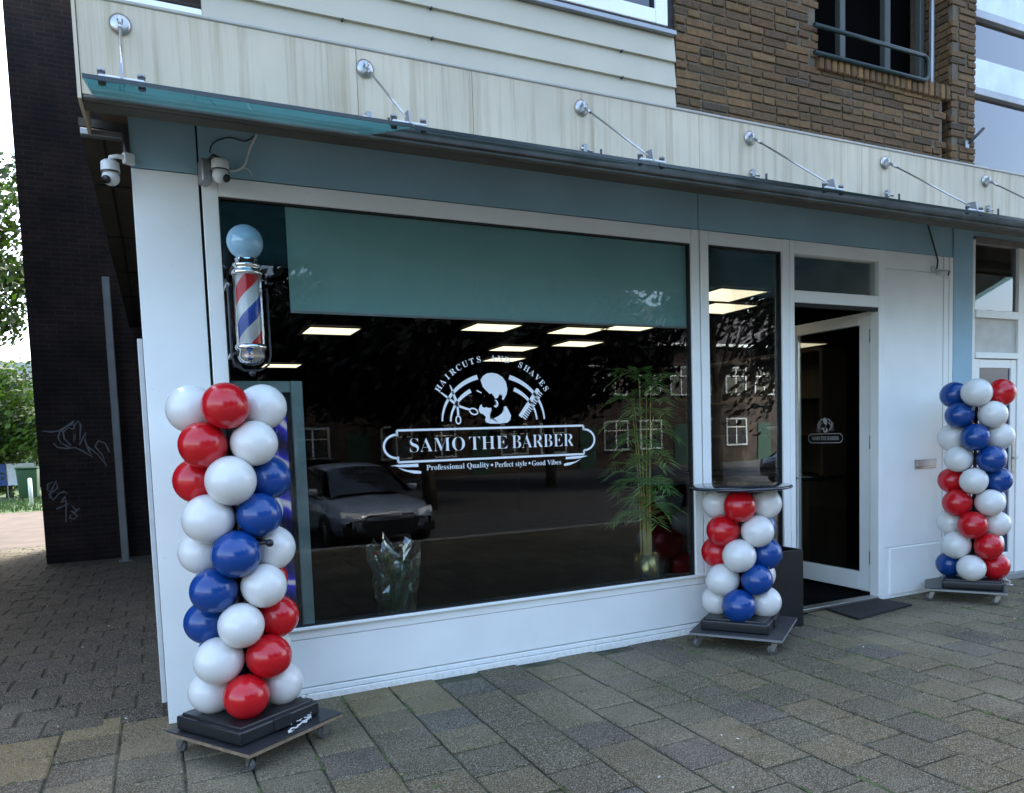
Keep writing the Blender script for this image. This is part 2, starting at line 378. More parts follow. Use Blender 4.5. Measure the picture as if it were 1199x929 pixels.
# grass verge beyond the passage
b = MB(); GR = mat('grass_ground', (.05, .085, .02), .95, noise_amt=.4, nscale=3, bump=.6, bscale=30)
b.quad((-30, 18.3, .0), (3, 18.3, .0), (3, 60, .0), (-30, 60, .0), GR); tag(b.build('grass_verge'), kind='structure')
b = MB(); YARD = mat('yard_paving', (.085, .062, .042), .9, noise_amt=.25, nscale=2.2, bump=.4)
b.quad((-30, 9.9, -.004), (0, 9.9, -.004), (0, 18.3, -.004), (-30, 18.3, -.004), YARD); tag(b.build('yard_path'), kind='structure')

# ---------------- shop building ----------------
shop = empty('shop_building', (0, 0, 0), 'corner barber shop with white shopfront, cream fascia and brown brick and cream clad storey above', 'shop')
XA, XB, XR, XS = -.045, .274, 6.40, 6.66
ZT = 3.22
# blue fascia
b = MB()
b.box(XA, XB-.002, -.0, .05, 2.953, ZT, BLUE, bev=.002); b.box(XB+.008, 3.60, -.0, .05, 2.953, ZT, BLUE, bev=.002)
b.box(3.606, XR-.004, -.0, .05, 2.953, ZT, BLUE, bev=.002); b.build('blue_fascia', shop)
bx('blue_pilaster', shop, BLUE2, XR, XS, -.012, .06, 0, ZT)
# left white panel, black gap, backing
bx('corner_panel', shop, WHITE, XA, XB-.002, -.004, .04, .0, 2.947, bev=.002)
bx('backing_wall', shop, BLACK, XA+.004, XB+.03, .052, .12, 0, ZT)
bx('lintel', shop, BLACK, XB+.03, XS, .052, .12, 2.9, ZT)
bx('side_wall', shop, mat('dark_side_cladding', (.02, .018, .018), .6), XA-.001, XA+.09, .122, 9.4, 0, 3.2)
bx('side_trim', shop, WHITEP, XA-.03, XA-.003, .20, .235, .06, 2.1, bev=.003)
# main window frame
def frame(name, parent, x0, x1, z0, z1, t, y0=-.008, y1=.06, m=WHITE2, tl=None, tr=None, tt=None, tb=None):
    tl = t if tl is None else tl; tr = t if tr is None else tr; tt = t if tt is None else tt; tb = t if tb is None else tb
    b = MB(); e = .0015
    b.box(x0, x0+tl, y0, y1, z0, z1, m, bev=.003); b.box(x1-tr, x1, y0, y1, z0, z1, m, bev=.003)
    if tt: b.box(x0+tl+e, x1-tr-e, y0+.001, y1-.002, z1-tt, z1-e, m, bev=.003)
    if tb: b.box(x0+tl+e, x1-tr-e, y0+.001, y1-.002, z0+e, z0+tb, m, bev=.003)
    # glazing bead, dark gasket inside
    g = .008; X0, X1, Z0, Z1 = x0+tl, x1-tr, z0+tb, z1-tt
    for q in ((X0, X0+g, Z0, Z1), (X1-g, X1, Z0, Z1), (X0+g, X1-g, Z1-g, Z1), (X0+g, X1-g, Z0, Z0+g)):
        b.box(q[0], q[1], y0+.018, y1-.012, q[2], q[3], BLACK)
    return b.build(name, parent)
win = frame('display_window', shop, .287, 3.60, .36, 2.948, .08, tt=.10, tr=.070, tb=.0675)
bx('glass_pane', win, GLASS, .369, 3.529, .026, .034, .43, 2.846)
bx('window_sill', win, WHITE2, .287, 3.62, -.035, -.008, .418, .436, bev=.004)
side = frame('side_window', shop, 3.612, 4.470, .36, 2.948, .074, tt=.095, tr=.07, tb=.0675)
bx('glass_pane', side, GLASS, 3.687, 4.399, .026, .034, .43, 2.85)
bx('mullion_gap', shop, BLACK, 3.600, 3.612, .01, .06, .36, 2.948)
# plinth panel under windows with stepped base trim
bx('stall_riser', shop, WHITE, .287, 4.47, -.002, .05, .075, .358, bev=.002)
bx('base_trim', shop, WHITE, .287, 4.47, -.012, .05, .040, .068, bev=.003)
bx('base_plinth', shop, WHITE, .287, 4.472, -.024, .05, -.01, .036, bev=.003)
# door frame with transom
df = MB(); e = .0015
df.box(4.472, 4.522, -.010, .08, 0.02, 2.948, WHITE2, bev=.003)
df.box(5.46, 5.535, -.010, .08, 0.0, 2.948, WHITE2, bev=.003)
df.box(4.522+e, 5.46-e, -.009, .078, 2.85, 2.947, WHITE2, bev=.003)
df.box(4.522+e, 5.46-e, -.009, .078, 2.475, 2.568, WHITE2, bev=.003)
df.box(4.522+e, 5.46-e, .0, .04, 2.445, 2.474, BLACK)
dfo = df.build('door_frame', shop)
bx('transom_pane', dfo, GLASS, 4.522, 5.46, .028, .036, 2.568, 2.85)
bx('threshold', shop, STEEL, 4.522, 5.46, -.02, .08, .004, .035, bev=.005)
# open door leaf, swung inwards 90 degrees
b = MB(); X0, X1 = 5.475, 5.525
b.box(X0, X1, .09, .205, .055, 2.46, WHITE2, bev=.004); b.box(X0, X1, .925, 1.02, .055, 2.46, WHITE2, bev=.004)
b.box(X0+.001, X1-.001, .207, .923, .056, .215, WHITE2, bev=.004); b.box(X0+.001, X1-.001, .207, .923, 2.36, 2.459, WHITE2, bev=.004)
b.box(X0+.012, X1-.012, .10, .2, .04, .054, BLACK)
door = b.build('door', shop)
bx('glass_pane', door, GLASS, 5.497, 5.503, .207, .923, .215, 2.36)
for z in (.3, 1.3, 2.2): b = MB(); b.cyl((5.468, .082, z), (5.468, .082, z+.11), .009, m=STEEL); b.build('hinge', door)
b = MB(); b.tube([(5.475, .945, 1.02), (5.44, .945, 1.02), (5.425, .94, 1.02), (5.425, .86, 1.02)], .009, m=STEEL); b.build('handle', door)
bx('door_jamb_shadow_gap', shop, BLACK, 5.5265, 5.58, .082, .14, 0.04, 2.46)
# right panels
bx('wall_panel', shop, WHITE, 5.537, 6.268, -.006, .05, .445, 2.80, bev=.002)
bx('wall_panel', shop, WHITE, 5.537, 6.268, -.006, .05, 2.803, 2.948, bev=.002)
bx('kick_panel', shop, WHITE, 5.60, 6.25, -.014, .05, .03, .434, bev=.004)
bx('kick_panel_surround', shop, WHITE, 5.537, 6.268, -.002, .049, .0, .442)
bx('wall_strip', shop, WHITE, 6.276, 6.34, -.008, .05, 0, 2.948, bev=.002)
bx('wall_strip', shop, WHITE, 6.346, 6.396, -.010, .05, 0, 2.948, bev=.002)
bx('panel_gap', shop, BLACK, 6.26, 6.40, .051, .06, 0, 2.948)
# letter slot
b = MB(); b.box(5.90, 6.185, -.018, -.007, 1.105, 1.185, STEEL, bev=.004); b.box(5.915, 6.17, -.026, -.018, 1.125, 1.175, mat('brushed_steel', (.5, .5, .5), .5, .8), bev=.004); b.build('letter_slot', shop)
# cream fascia box
XF = -.21
b = MB()
seams = [XF, 1.0, 1.62, 3.13, 4.55, 6.0, 7.4, 9.0, 12]
for a, c in zip(seams, seams[1:]): b.box(a+.0015, c-.0015, -.615, -.595, 3.045 if c < 1.2 else 3.104, 3.452, CREAM)
b.box(1.0, 12, -.620, -.594, 3.045, 3.102, mat('weathered_lip', (.085, .08, .066), .6, noise_amt=.3, nscale=6), bev=.01)
b.box(XF, 12, -.622, -.59, 3.020, 3.043, mat('weathered_lip', (.085, .08, .066), .6, noise_amt=.3, nscale=6), bev=.008)
b.box(XF, 12, -.622, -.50, 3.4535, 3.470, mat('cream_cap', (.40, .38, .32), .5), bev=.004)
cf = b.build('cream_fascia', shop)
b = MB(); b.poly([(XF-.016, -.625, 3.02), (XF-.016, -.55, 3.02), (XF-.016, .02, 3.09), (XF-.016, .02, 3.17), (XF-.016, -.5, 3.45), (XF-.016, -.625, 3.452)], Vector((.014, 0, 0)), CREAM); b.build('fascia_end_board', shop)
# soffit
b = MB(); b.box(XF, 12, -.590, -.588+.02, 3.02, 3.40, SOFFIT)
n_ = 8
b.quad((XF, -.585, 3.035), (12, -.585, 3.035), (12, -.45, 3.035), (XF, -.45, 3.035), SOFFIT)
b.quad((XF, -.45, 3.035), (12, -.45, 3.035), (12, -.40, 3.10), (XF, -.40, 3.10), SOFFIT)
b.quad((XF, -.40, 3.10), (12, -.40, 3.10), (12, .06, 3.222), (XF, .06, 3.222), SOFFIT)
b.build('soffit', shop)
b = MB(); b.box(-.27, XA-.002, .062, 7.3, 3.15, 3.19, SOFFIT)
for y in (1.0, 2.3, 3.6, 4.9): b.box(-.268, XA-.002, y, y+.02, 3.142, 3.149, BLACK)
b.box(-.175, -.165, .07, 7.2, 3.143, 3.149, BLACK)
b.build('passage_soffit', shop)
b = MB(); b.box(-.262, XA-.004, -.01, .04, 3.085, 3.118, GREYM, bev=.004); b.box(XA-.03, XA-.004, -.035, .03, 2.98, 3.16, DARKM, bev=.01); b.build('soffit_bracket', shop)
# upper storey: laps of cladding
YU = -.55
b = MB(); z = 3.455
zs = [3.455, 3.605, 3.757, 3.905]
for z0, z1 in zip(zs, zs[1:]):
    b.poly([(.30, YU-.030, z0), (.30, YU-.012, z1), (.30, YU+.02, z1), (.30, YU+.02, z0)], Vector((2.69, 0, 0)), CREAM2)
    b.box(.31, 2.985, YU+.021, YU+.03, z0, z1, BLACK)
for z0, z1 in ((3.605, 3.605),):
    pass
b.build('lap_cladding', shop)
for x in (.95, 1.42, 2.6):
    for z in (3.60, 3.752): b = MB(); b.cyl((x, YU-.035, z), (x, YU-.01, z), .006, m=DARKM, n=8); b.build('screw', shop)
b = MB(); b.box(.95, 2.99, YU-.045, YU+.02, 3.907, 3.935, GREYM, bev=.003); b.box(.95, 2.975, YU-.02, YU+.02, 3.937, 3.955, BLACK); b.build('upper_sill', shop)
uw = frame('upper_window', shop, 1.0, 2.935, 3.957, 5.3, .085, y0=YU-.03, y1=YU+.05)
bx('glass_pane', uw, GLASSUP, 1.085, 2.85, YU+.008, YU+.012, 4.04, 5.22)
CURT = mat('net_curtain', (.42, .50, .58), .9, noise_amt=.15, nscale=4, stretch=(8, 1, .2))
b = MB()
for i in range(60):
    x = 1.1+i*.029; b.quad((x, YU+.09+.012*math.sin(i*1.9), 4.03), (x+.029, YU+.09+.012*math.sin((i+1)*1.9), 4.03), (x+.029, YU+.09+.012*math.sin((i+1)*1.9), 5.22), (x, YU+.09+.012*math.sin(i*1.9), 5.22), CURT, True)
b.build('curtain', uw)
bx('window_reveal', shop, BLACK, 2.94, 2.995, YU-.0, YU+.05, 3.94, 5.3)
bx('cladding_above', shop, CREAM2, .3, 2.99, YU, YU+.05, 5.302, 9.8)
bx('cladding_beside', shop, CREAM2, .3, .948, YU-.0, YU+.05, 3.906, 5.30)
# left recess with small frame
b = MB(); b.box(-.02, .298, YU-.03, YU+.0, 3.456, 3.515, WHITE2, bev=.004); b.box(-.02, .03, YU-.02, YU+.0, 3.516, 5.3, WHITE2); b.build('corner_sill', shop)
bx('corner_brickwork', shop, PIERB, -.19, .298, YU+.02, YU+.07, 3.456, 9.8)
# ---- real bricks ----
def brick_wall(name, x0, x1, z0, z1, y, holes, seed, axis='x', parent=shop, hgt=.0535, ln=.205, depth=.03, pal=None):
    rnd = random.Random(seed); b = MB(); cl = col_layer(b.b); b.mi(BRICKG)
    z = z0; r = 0
    while z < z1-.02:
        x = x0-(ln*.5 if r % 2 else 0)-rnd.uniform(0, .02)
        while x < x1:
            L_ = ln if rnd.random() > .36 else ln/2
            a, c = max(x, x0-.004+rnd.uniform(-.004, .006)), min(x+L_-.011, x1+rnd.uniform(-.004, .008))
            cx, cz = (a+c)/2, z+hgt/2
            inh = any(h[0] < cx < h[1] and h[2] < cz < h[3] for h in holes)
            x += L_
            if c-a < .02 or inh: continue
            for h in holes:
                if h[2] < cz < h[3]:
                    if a < h[0] < c: c = h[0]+rnd.uniform(-.003, .003)
                    if a < h[1] < c: a = h[1]+rnd.uniform(-.003, .003)
            if c-a < .02: continue
            p = rnd.uniform(-.004, .004); t = rnd.random()
            base = rnd.uniform(.82, 1.12)
            cc = (.385*base, .29*base, .16*base) if t < .6 else ((.365*base, .265*base, .15*base) if t < .9 else (.30*base, .235*base, .14*base))
            b2 = bmesh.new(); bmesh.ops.create_cube(b2, size=1)
            zz0, zz1 = z+.005, z+hgt-.006
            for v in b2.verts:
                v.co = Vector((cx+v.co.x*(c-a), y+p+v.co.y*depth, (zz0+zz1)/2+v.co.z*(zz1-zz0)))
            bmesh.ops.bevel(b2, geom=b2.edges[:], offset=.004, segments=1, affect='EDGES')
            for v in b2.verts: v.co += Vector((rnd.uniform(-1, 1), rnd.uniform(-1, 1), rnd.uniform(-1, 1)))*.0026
            if axis == 'y':
                for v in b2.verts: v.co = Vector((y+(v.co.y-y), v.co.x, v.co.z))
            fs = b.merge(b2, Matrix.Identity(4), BRICKG)
            for f in fs:
                for lp in f.loops: lp[cl] = (*cc, 1)
        z += hgt; r += 1
    return b.build(name, parent)
hole = (4.17, 5.58, 3.93, 9)
bw = brick_wall('brick_wall', 3.0, 5.845, 3.462, 5.35, YU-.005, [hole, (5.47, 5.58, 3.4, 9)], 3)
b = MB(); b.box(3.002, 4.168, YU-.010, YU+.2, 3.456, 5.35, MORTAR); b.box(4.1685, 5.468, YU-.010, YU+.10, 3.456, 3.925, MORTAR); b.box(5.583, 5.84, YU-.010, YU+.35, 3.456, 5.35, MORTAR); b.build('mortar_bed', bw)
bx('brick_upper', shop, UPB, 3.0, 5.845, YU-.01, YU+.3, 5.352, 9.8)
# soldier course
rnd = random.Random(4); b = MB(); cl = col_layer(b.b); b.mi(BRICKG); x = 4.175
while x < 5.50:
    wd = .052; base = rnd.uniform(.8, 1.2); b2 = bmesh.new(); bmesh.ops.create_cube(b2, size=1)
    for v in b2.verts: v.co = Vector((x+wd/2+v.co.x*wd, YU+.015+v.co.y*.11+rnd.uniform(-.001, .001), 3.975+v.co.z*.105))
    bmesh.ops.bevel(b2, geom=b2.edges[:], offset=.006, segments=2, affect='EDGES')
    for f in b.merge(b2, Matrix.Identity(4), BRICKG):
        for lp in f.loops: lp[cl] = (.40*base, .30*base, .17*base, 1)
    x += .062
b.build('soldier_course', shop)
# loggia interior
brs = brick_wall('reveal_bricks', YU+.02, YU+.30, 3.462, 5.35, 5.585, [], 9, axis='y')
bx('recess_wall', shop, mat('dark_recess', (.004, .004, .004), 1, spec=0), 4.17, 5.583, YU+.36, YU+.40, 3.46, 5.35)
bx('recess_side', shop, UPBY, 4.155, 4.169, YU+.201, YU+.40, 3.46, 5.35)
b = MB()
for x, wd in ((4.64, .055), (5.11, .06), (5.50, .05)): b.box(x, x+wd, YU+.20, YU+.25, 3.93, 5.35, mat('grey_green_frame', (.06, .07, .06), .6), bev=.004)
b.box(4.2, 5.57, YU+.2, YU+.24, 3.93, 3.97, mat('grey_green_frame', (.06, .07, .06), .6))
b.build('loggia_frame', shop)
bx('downpipe', shop, GREYM, 5.535, 5.57, YU+.12, YU+.16, 3.93, 5.35, bev=.01)
b = MB()
rl = [(4.12, YU-.05, 4.19), (5.20, YU-.05, 4.185)]
for k in range(7):
    a = math.pi/2*k/6; rl.append((5.20+.06*math.sin(a), YU-.05, 4.125+.06*math.cos(a)))
for k in range(7):
    a = math.pi/2*k/6; rl.append((5.20+.06*math.cos(a), YU-.05, 4.07-.06*math.sin(a)))
rl.append((4.12, YU-.05, 4.012))
b.tube(rl, .015, 10, DGREEN); b.build('balcony_rail', shop)
# right part: large light glazing of the stair / winter garden
XP = 5.85
b = MB(); Yp = YU+.03
b.box(XP, 9, Yp-.02, Yp+.04, 4.10, 4.32, mat('pale_blue_panel', (.62, .70, .74), .4), bev=.003)
b.box(XP, 9, Yp-.03, Yp+.04, 4.045, 4.098, GREYM, bev=.003); b.box(XP, 9, Yp-.03, Yp+.04, 4.62, 4.68, GREYM, bev=.003)
b.box(XP, 9, Yp-.02, Yp+.04, 4.682, 4.9, mat('pale_blue_panel', (.62, .70, .74), .4), bev=.003)
b.box(7.6, 7.68, Yp-.028, Yp+.03, 3.456, 4.9, WHITE2)
b.build('panel_band', shop)
bx('upper_glass_pane', shop, GLASSUP, XP+.01, 8.9, Yp+.012, Yp+.016, 3.456, 4.05)
bx('upper_glass_pane', shop, GLASSUP, XP+.01, 8.9, Yp+.012, Yp+.016, 4.32, 4.62)
b = MB()
for i in range(110):
    x = XP+.02+i*.028; f_ = lambda k: Yp+.09+.01*math.sin(k*1.7)
    b.quad((x, f_(i), 3.46), (x+.028, f_(i+1), 3.46), (x+.028, f_(i+1), 4.9), (x, f_(i), 4.9), CURT, True)
b.build('sheer_curtain', shop)
bx('upper_wall_right', shop, UPB, XP, 12, YU, YU+.06, 4.902, 9.8)
b = MB(); b.cyl((5.745, YU-.02, 3.63), (5.83, YU-.10, 3.74), .012, m=DARKM); b.box(5.72, 5.76, YU-.035, YU-.015, 3.60, 3.66, GREYM, bev=.006); b.build('flag_holder', shop)
# body of the building behind the facades
bx('upper_body', shop, UPB, -.19, 12, YU+.42, 9.5, 3.46, 9.8)
bx('flat_roof', shop, GREYM, -.25, 12.1, YU-.15, 9.6, 9.8, 10.0)
# interior
b = MB()
b.quad((XA+.1, .13, .032), (8, .13, .032), (8, 9.3, .032), (XA+.1, 9.3, .032), INFLOOR)
b.quad((4.5, .0, .030), (5.5, .0, .030), (5.5, .14, .030), (4.5, .14, .030), INFLOOR)
b.build('shop_floor', shop)
b = MB(); b.box(XA+.1, 8, 9.3, 9.4, 0, 3.2, INTER); b.box(6.45, 6.55, .13, 9.3, 0, 2.8, INTER)
b.box(XA+.1, 8, .13, 9.3, 2.80, 3.0, mat('black_ceiling', (.006, .006, .007), .9, spec=.1)); b.build('interior_walls', shop)
# roller blind
b = MB(); b.box(.725, 3.60, .066, .071, 2.265, 2.895, BLIND); b.box(.725, 3.60, .060, .078, 2.25, 2.264, GREYM); b.build('roller_blind', shop)
# neighbour shopfront
nb = empty('neighbouring_shopfront', (6.66, 0, 0), 'white framed neighbouring shop entrance at the right edge with blue door glass', 'shopfront')
nb.location = (0, 0, 0)
BLUEG = mat('blue_door_film', (.012, .03, .09), .12, noise_amt=.05)
b = MB(); b.box(6.662, 6.70, -.01, .08, 0, 3.13, WHITE2, bev=.003); b.box(7.33, 7.40, -.01, .08, 0, 3.13, WHITE2, bev=.003)
for z0, z1 in ((2.44, 2.51), (2.075, 2.13)): b.box(6.702, 7.328, -.02, .07, z0, z1, WHITE2, bev=.003)
b.box(6.702, 9.0, -.012, .07, 3.10, 3.16, GREYM); b.build('entrance_frame', nb)
bx('panel_above_door', nb, mat('pale_panel', (.6, .6, .55), .5), 6.702, 7.328, .01, .05, 2.131, 2.439)
bx('transom_window', nb, GLASSUP, 6.702, 7.328, .02, .03, 2.511, 3.10)
bx('dark_room', nb, INTER, 6.66, 9, .30, .35, 0, 3.2)
nd = frame('entrance_door', nb, 6.705, 7.325, .05, 2.07, .08, y0=-.0, y1=.05, tb=.20)
bx('door_glass', nd, BLUEG, 6.785, 7.245, .015, .02, .25, 1.99)
b = MB(); b.box(7.262, 7.30, -.012, -.002, .95, 1.35, STEEL, bev=.003); b.tube([(7.28, -.01, 1.15), (7.28, -.05, 1.15), (7.20, -.05, 1.15)], .009, m=STEEL); b.build('door_handle', nd)
bx('white_wall', nb, WHITE, 7.402, 12, 0, .06, 0, 3.1)
bx('blue_header', nb, BLUE, 6.662, 12, .0, .05, 3.161, 3.215)
bx('door_step', nb, KERBM, 6.66, 7.5, -.06, -.0, -.01, .05, bev=.005)

# ---------------- glass canopy ----------------
can = empty('glass_canopy', (0, -.62, 3.05), 'sloping glass canopy on steel rods along the cream fascia above the shopfront', 'canopy'); can.location = (0, 0, 0)
rods = [-.042, 1.041, 2.288, 3.532, 4.777, 5.90, 7.15, 8.4]
edges = [-.17, 1.041, 2.288, 3.532, 4.777, 6.02, 7.27, 8.5]
bz = [3.042, 3.072, 3.08, 3.09, 3.095, 3.10, 3.10]
for i in range(7):
    x0, x1 = edges[i]+.004, edges[i+1]-.004; zb = bz[i]; zf = 2.813 if i else 2.818
    b = MB(); n_ = Vector((0, -(zb-zf), -.72)).normalized(); th = Vector((0, 0, -.010))
    b.poly([(x0, -.632, zb), (x1, -.632, zb), (x1, -1.352, zf), (x0, -1.352, zf)], th, CANGLASS if i == 0 else CANGLASS2); g = b.build('glass_panel', can)
    b = MB(); b.box(x0, x1, -1.356, -1.3525, zf-.0125, zf+.003, mat('glass_edge', (.01, .02, .018), .15)); b.build('edge_strip', g)
for i, x in enumerate(rods):
    zb = bz[min(i, 6)]
    b = MB(); b.lathe([(0, 0), (.042, 0), (.045, .006), (.03, .012), (0, .014)], (x, -.618, 3.362), 20, STEEL, ax=(0, -1, 0))
    b.box(x-.006, x+.006, -.66, -.628, 3.33, 3.385, STEEL, bev=.003); b.cyl((x-.012, -.648, 3.372), (x+.012, -.648, 3.372), .009, m=STEEL)
    b.build('wall_rose', can)
    b = MB(); b.cyl((x, -.65, 3.352), (x, -1.27, 2.878), .0055, m=STEEL, n=8); b.cyl((x, -.66, 3.345), (x, -.72, 3.298), .009, m=STEEL, n=8)
    b.poly([(x-.004, -1.245, 2.905), (x-.004, -1.30, 2.90), (x-.004, -1.315, 2.84), (x-.004, -1.26, 2.85)], Vector((.008, 0, 0)), GREYM)
    b.build('tie_rod', can)
    b = MB(); b.box(x-.075, x+.075, -1.31, -1.27, 2.838, 2.848, WHITEP, bev=.003)
    for s in (-1, 1):
        b.cyl((x+s*.065, -1.29, 2.818), (x+s*.065, -1.29, 2.868), .013, m=DARKM, n=12); b.cyl((x+s*.065, -1.29, 2.862), (x+s*.065, -1.29, 2.872), .014, m=GREYM, n=12)
    b.build('glass_clamp', can)
    b = MB()
    b.box(x-.012, x+.012, -.66, -.628, zb+.02, zb+.07, GREYM, bev=.003); b.cyl((x-.03, -.65, zb+.045), (x+.05, -.65, zb+.035), .008, m=STEEL, n=8)
    b.build('wall_bracket', can)
    b = MB(); b.cyl((x+.10, -.66, zb+.0), (x+.10, -.66, zb+.05), .007, m=DARKM, n=8); b.build('bracket_pin', can)

# ---------------- lettering ----------------
def bold(s): return ''.join(chr(0x1D400+ord(c)-65) if 'A' <= c <= 'Z' else chr(0x1D41A+ord(c)-97) if 'a' <= c <= 'z' else c for c in s)
def text_mesh(s, size=1, off=0):
    c = bpy.data.curves.new('text', 'FONT'); c.body = bold(s); c.size = size; c.offset = off; c.resolution_u = 4
    o = bpy.data.objects.new('text', c); C.objects.link(o); bpy.context.view_layer.update()
    dg = bpy.context.evaluated_depsgraph_get(); me = bpy.data.meshes.new_from_object(o.evaluated_get(dg)); bpy.data.objects.remove(o); bpy.data.curves.remove(c)
    return me
def add_text(b, s, x0, x1, zb, h, y, off=0, m=VINYL):
    """text scaled to fill x0..x1 with cap height h from baseline zb"""
    me = text_mesh(s, 1, off); cap = text_mesh('H', 1, off); capz = max(v.co.y for v in cap.vertices)-min(v.co.y for v in cap.vertices)
    xs = [v.co.x for v in me.vertices]; mn, mxx = min(xs), max(xs); sx = (x1-x0)/(mxx-mn); sz = h/capz
    b2 = bmesh.new(); b2.from_mesh(me)
    for v in b2.verts: v.co = Vector((x0+(v.co.x-mn)*sx, y, zb+v.co.y*sz))
    b.merge(b2, Matrix.Identity(4), m)
def arc_text(b, s, cx, cz, rx, rz, a0, a1, h, y, m=VINYL):
    n = len(s)
    for i, ch in enumerate(s):
        if ch == ' ': continue
        a = R(a0+(a1-a0)*i/(n-1)); me = text_mesh(ch, 1, .0); xs = [v.co.x for v in me.vertices]; mid = (min(xs)+max(xs))/2
        b2 = bmesh.new(); b2.from_mesh(me); t = a-math.pi/2; sc2 = h/.70
        nx, nz = rz*math.cos(a), rx*math.sin(a); ln = math.hypot(nx, nz); t = math.atan2(nz, nx)-math.pi/2
        for v in b2.verts:
            u, w_ = (v.co.x-mid)*sc2, v.co.y*sc2
            v.co = Vector((cx+rx*math.cos(a)+u*math.cos(t)-w_*math.sin(t), y, cz+rz*math.sin(a)+u*math.sin(t)+w_*math.cos(t)))
        b.merge(b2, Matrix.Identity(4), m)
def strip(b, pts, wd, y, m=VINYL, taper=False):
    """flat ribbon along 2D polyline"""
    n = len(pts); L_, R_ = [], []
    for i, p in enumerate(pts):
        a, c = pts[max(i-1, 0)], pts[min(i+1, n-1)]; dx, dz = c[0]-a[0], c[1]-a[1]; l = math.hypot(dx, dz) or 1
        ww = (wd[i] if isinstance(wd, list) else wd)/2
        L_.append((p[0]-dz/l*ww, p[1]+dx/l*ww)); R_.append((p[0]+dz/l*ww, p[1]-dx/l*ww))
    for i in range(n-1): b.quad((L_[i][0], y, L_[i][1]), (L_[i+1][0], y, L_[i+1][1]), (R_[i+1][0], y, R_[i+1][1]), (R_[i][0], y, R_[i][1]), m)
def emblem(b, y, small=False):
    lw = .0125
    def arc(rx, rz, a0, a1, w0, w1, cx=1.957, cz=1.60):
        k = 18; pts = [(cx+rx*math.cos(R(a0+(a1-a0)*i/k)), cz+rz*math.sin(R(a0+(a1-a0)*i/k))) for i in range(k+1)]
        strip(b, pts, [w0+(w1-w0)*i/k for i in range(k+1)], y)
    arc(.358, .300, 178, 108, .010, .030); arc(.358, .300, 72, 2, .030, .010)
    arc(.302, .235, 178, 122, .010, .026); arc(.302, .235, 62, 2, .026, .010)
    P = lambda L_: b.poly([(p[0], y, p[1]) for p in L_], None, VINYL)
    P([(1.867, 1.866), (1.885, 1.892), (1.912, 1.908), (1.945, 1.913), (1.985, 1.906), (2.02, 1.886), (2.043, 1.855), (2.052, 1.81), (2.046, 1.778), (2.03, 1.75), (2.018, 1.737), (2.012, 1.747), (2.016, 1.762), (2.006, 1.776), (1.992, 1.772), (1.985, 1.757), (1.972, 1.748), (1.962, 1.75), (1.955, 1.764), (1.94, 1.782), (1.927, 1.778), (1.915, 1.79), (1.90, 1.802), (1.88, 1.825)])
    P([(1.958, 1.742), (1.975, 1.738), (1.985, 1.72), (1.982, 1.70), (1.968, 1.69), (1.952, 1.698), (1.96, 1.706), (1.97, 1.712), (1.970, 1.726)])
    P([(1.835, 1.797), (1.868, 1.782), (1.872, 1.788), (1.84, 1.804)])
    P([(1.858, 1.706), (1.868, 1.713), (1.872, 1.696), (1.886, 1.690), (1.90, 1.694), (1.915, 1.688), (1.935, 1.690), (1.935, 1.668), (1.923, 1.642), (1.925, 1.624), (1.95, 1.622), (1.98, 1.634), (2.006, 1.652), (2.022, 1.674), (2.024, 1.696), (2.04, 1.697), (2.056, 1.67), (2.072, 1.638), (2.066, 1.61), (2.044, 1.592), (1.99, 1.587), (1.922, 1.589), (1.895, 1.597), (1.888, 1.612), (1.895, 1.632), (1.875, 1.65), (1.855, 1.658), (1.846, 1.678)])
    # scissors
    P([(1.590, 1.790), (1.606, 1.788), (1.700, 1.722), (1.716, 1.70), (1.700, 1.698)])
    P([(1.655, 1.838), (1.668, 1.825), (1.716, 1.712), (1.704, 1.696), (1.694, 1.71)])
    strip(b, [(1.700, 1.708), (1.75, 1.690), (1.785, 1.680)], .014, y); strip(b, [(1.704, 1.706), (1.706, 1.66), (1.706, 1.64)], .014, y)
    ring = lambda cx, cz, rx, rz, t, w_: strip(b, [(cx+rx*math.cos(a)*math.cos(t)-rz*math.sin(a)*math.sin(t), cz+rx*math.cos(a)*math.sin(t)+rz*math.sin(a)*math.cos(t)) for a in [2*math.pi*i/18 for i in range(19)]], w_, y)
    ring(1.812, 1.668, .028, .018, -.35, .009); ring(1.706, 1.616, .016, .024, 0, .009)
    # comb
    ax = Vector((2.285-2.145, 1.797-1.615)).normalized(); nrm = Vector((ax.y, -ax.x)); o = Vector((2.140, 1.628))
    q = lambda u, v: tuple(o+ax*u+nrm*v)
    P([q(0, -.016), q(.222, -.016), q(.228, -.008), q(.226, .010), q(0, .010)])
    for i in range(14): u = .006+i*.0158; P([q(u, .010), q(u+.0085, .010), q(u+.0075, .043), q(u+.001, .043)])
def banner(b, y):
    lw = .0135
    top = [(1.305, 1.525), (1.305, 1.56), (2.612, 1.56), (2.612, 1.530)]; bot = [(1.305, 1.400), (1.305, 1.366), (2.612, 1.366), (2.612, 1.392)]
    rt = lambda cx, s: [(cx+s*(.085*math.cos(a)), 1.463+.072*math.sin(a)) for a in [math.pi/2-math.pi*i/16 for i in range(17)]]
    for L_ in (top, bot):
        for a, c in zip(L_, L_[1:]): strip(b, [a, c], lw, y)
    l = rt(1.305, -1); strip(b, [(1.305, 1.535)]+l+[(1.305, 1.391)], lw, y); l = rt(2.612, 1); strip(b, [(2.612, 1.535)]+l+[(2.612, 1.391)], lw, y)
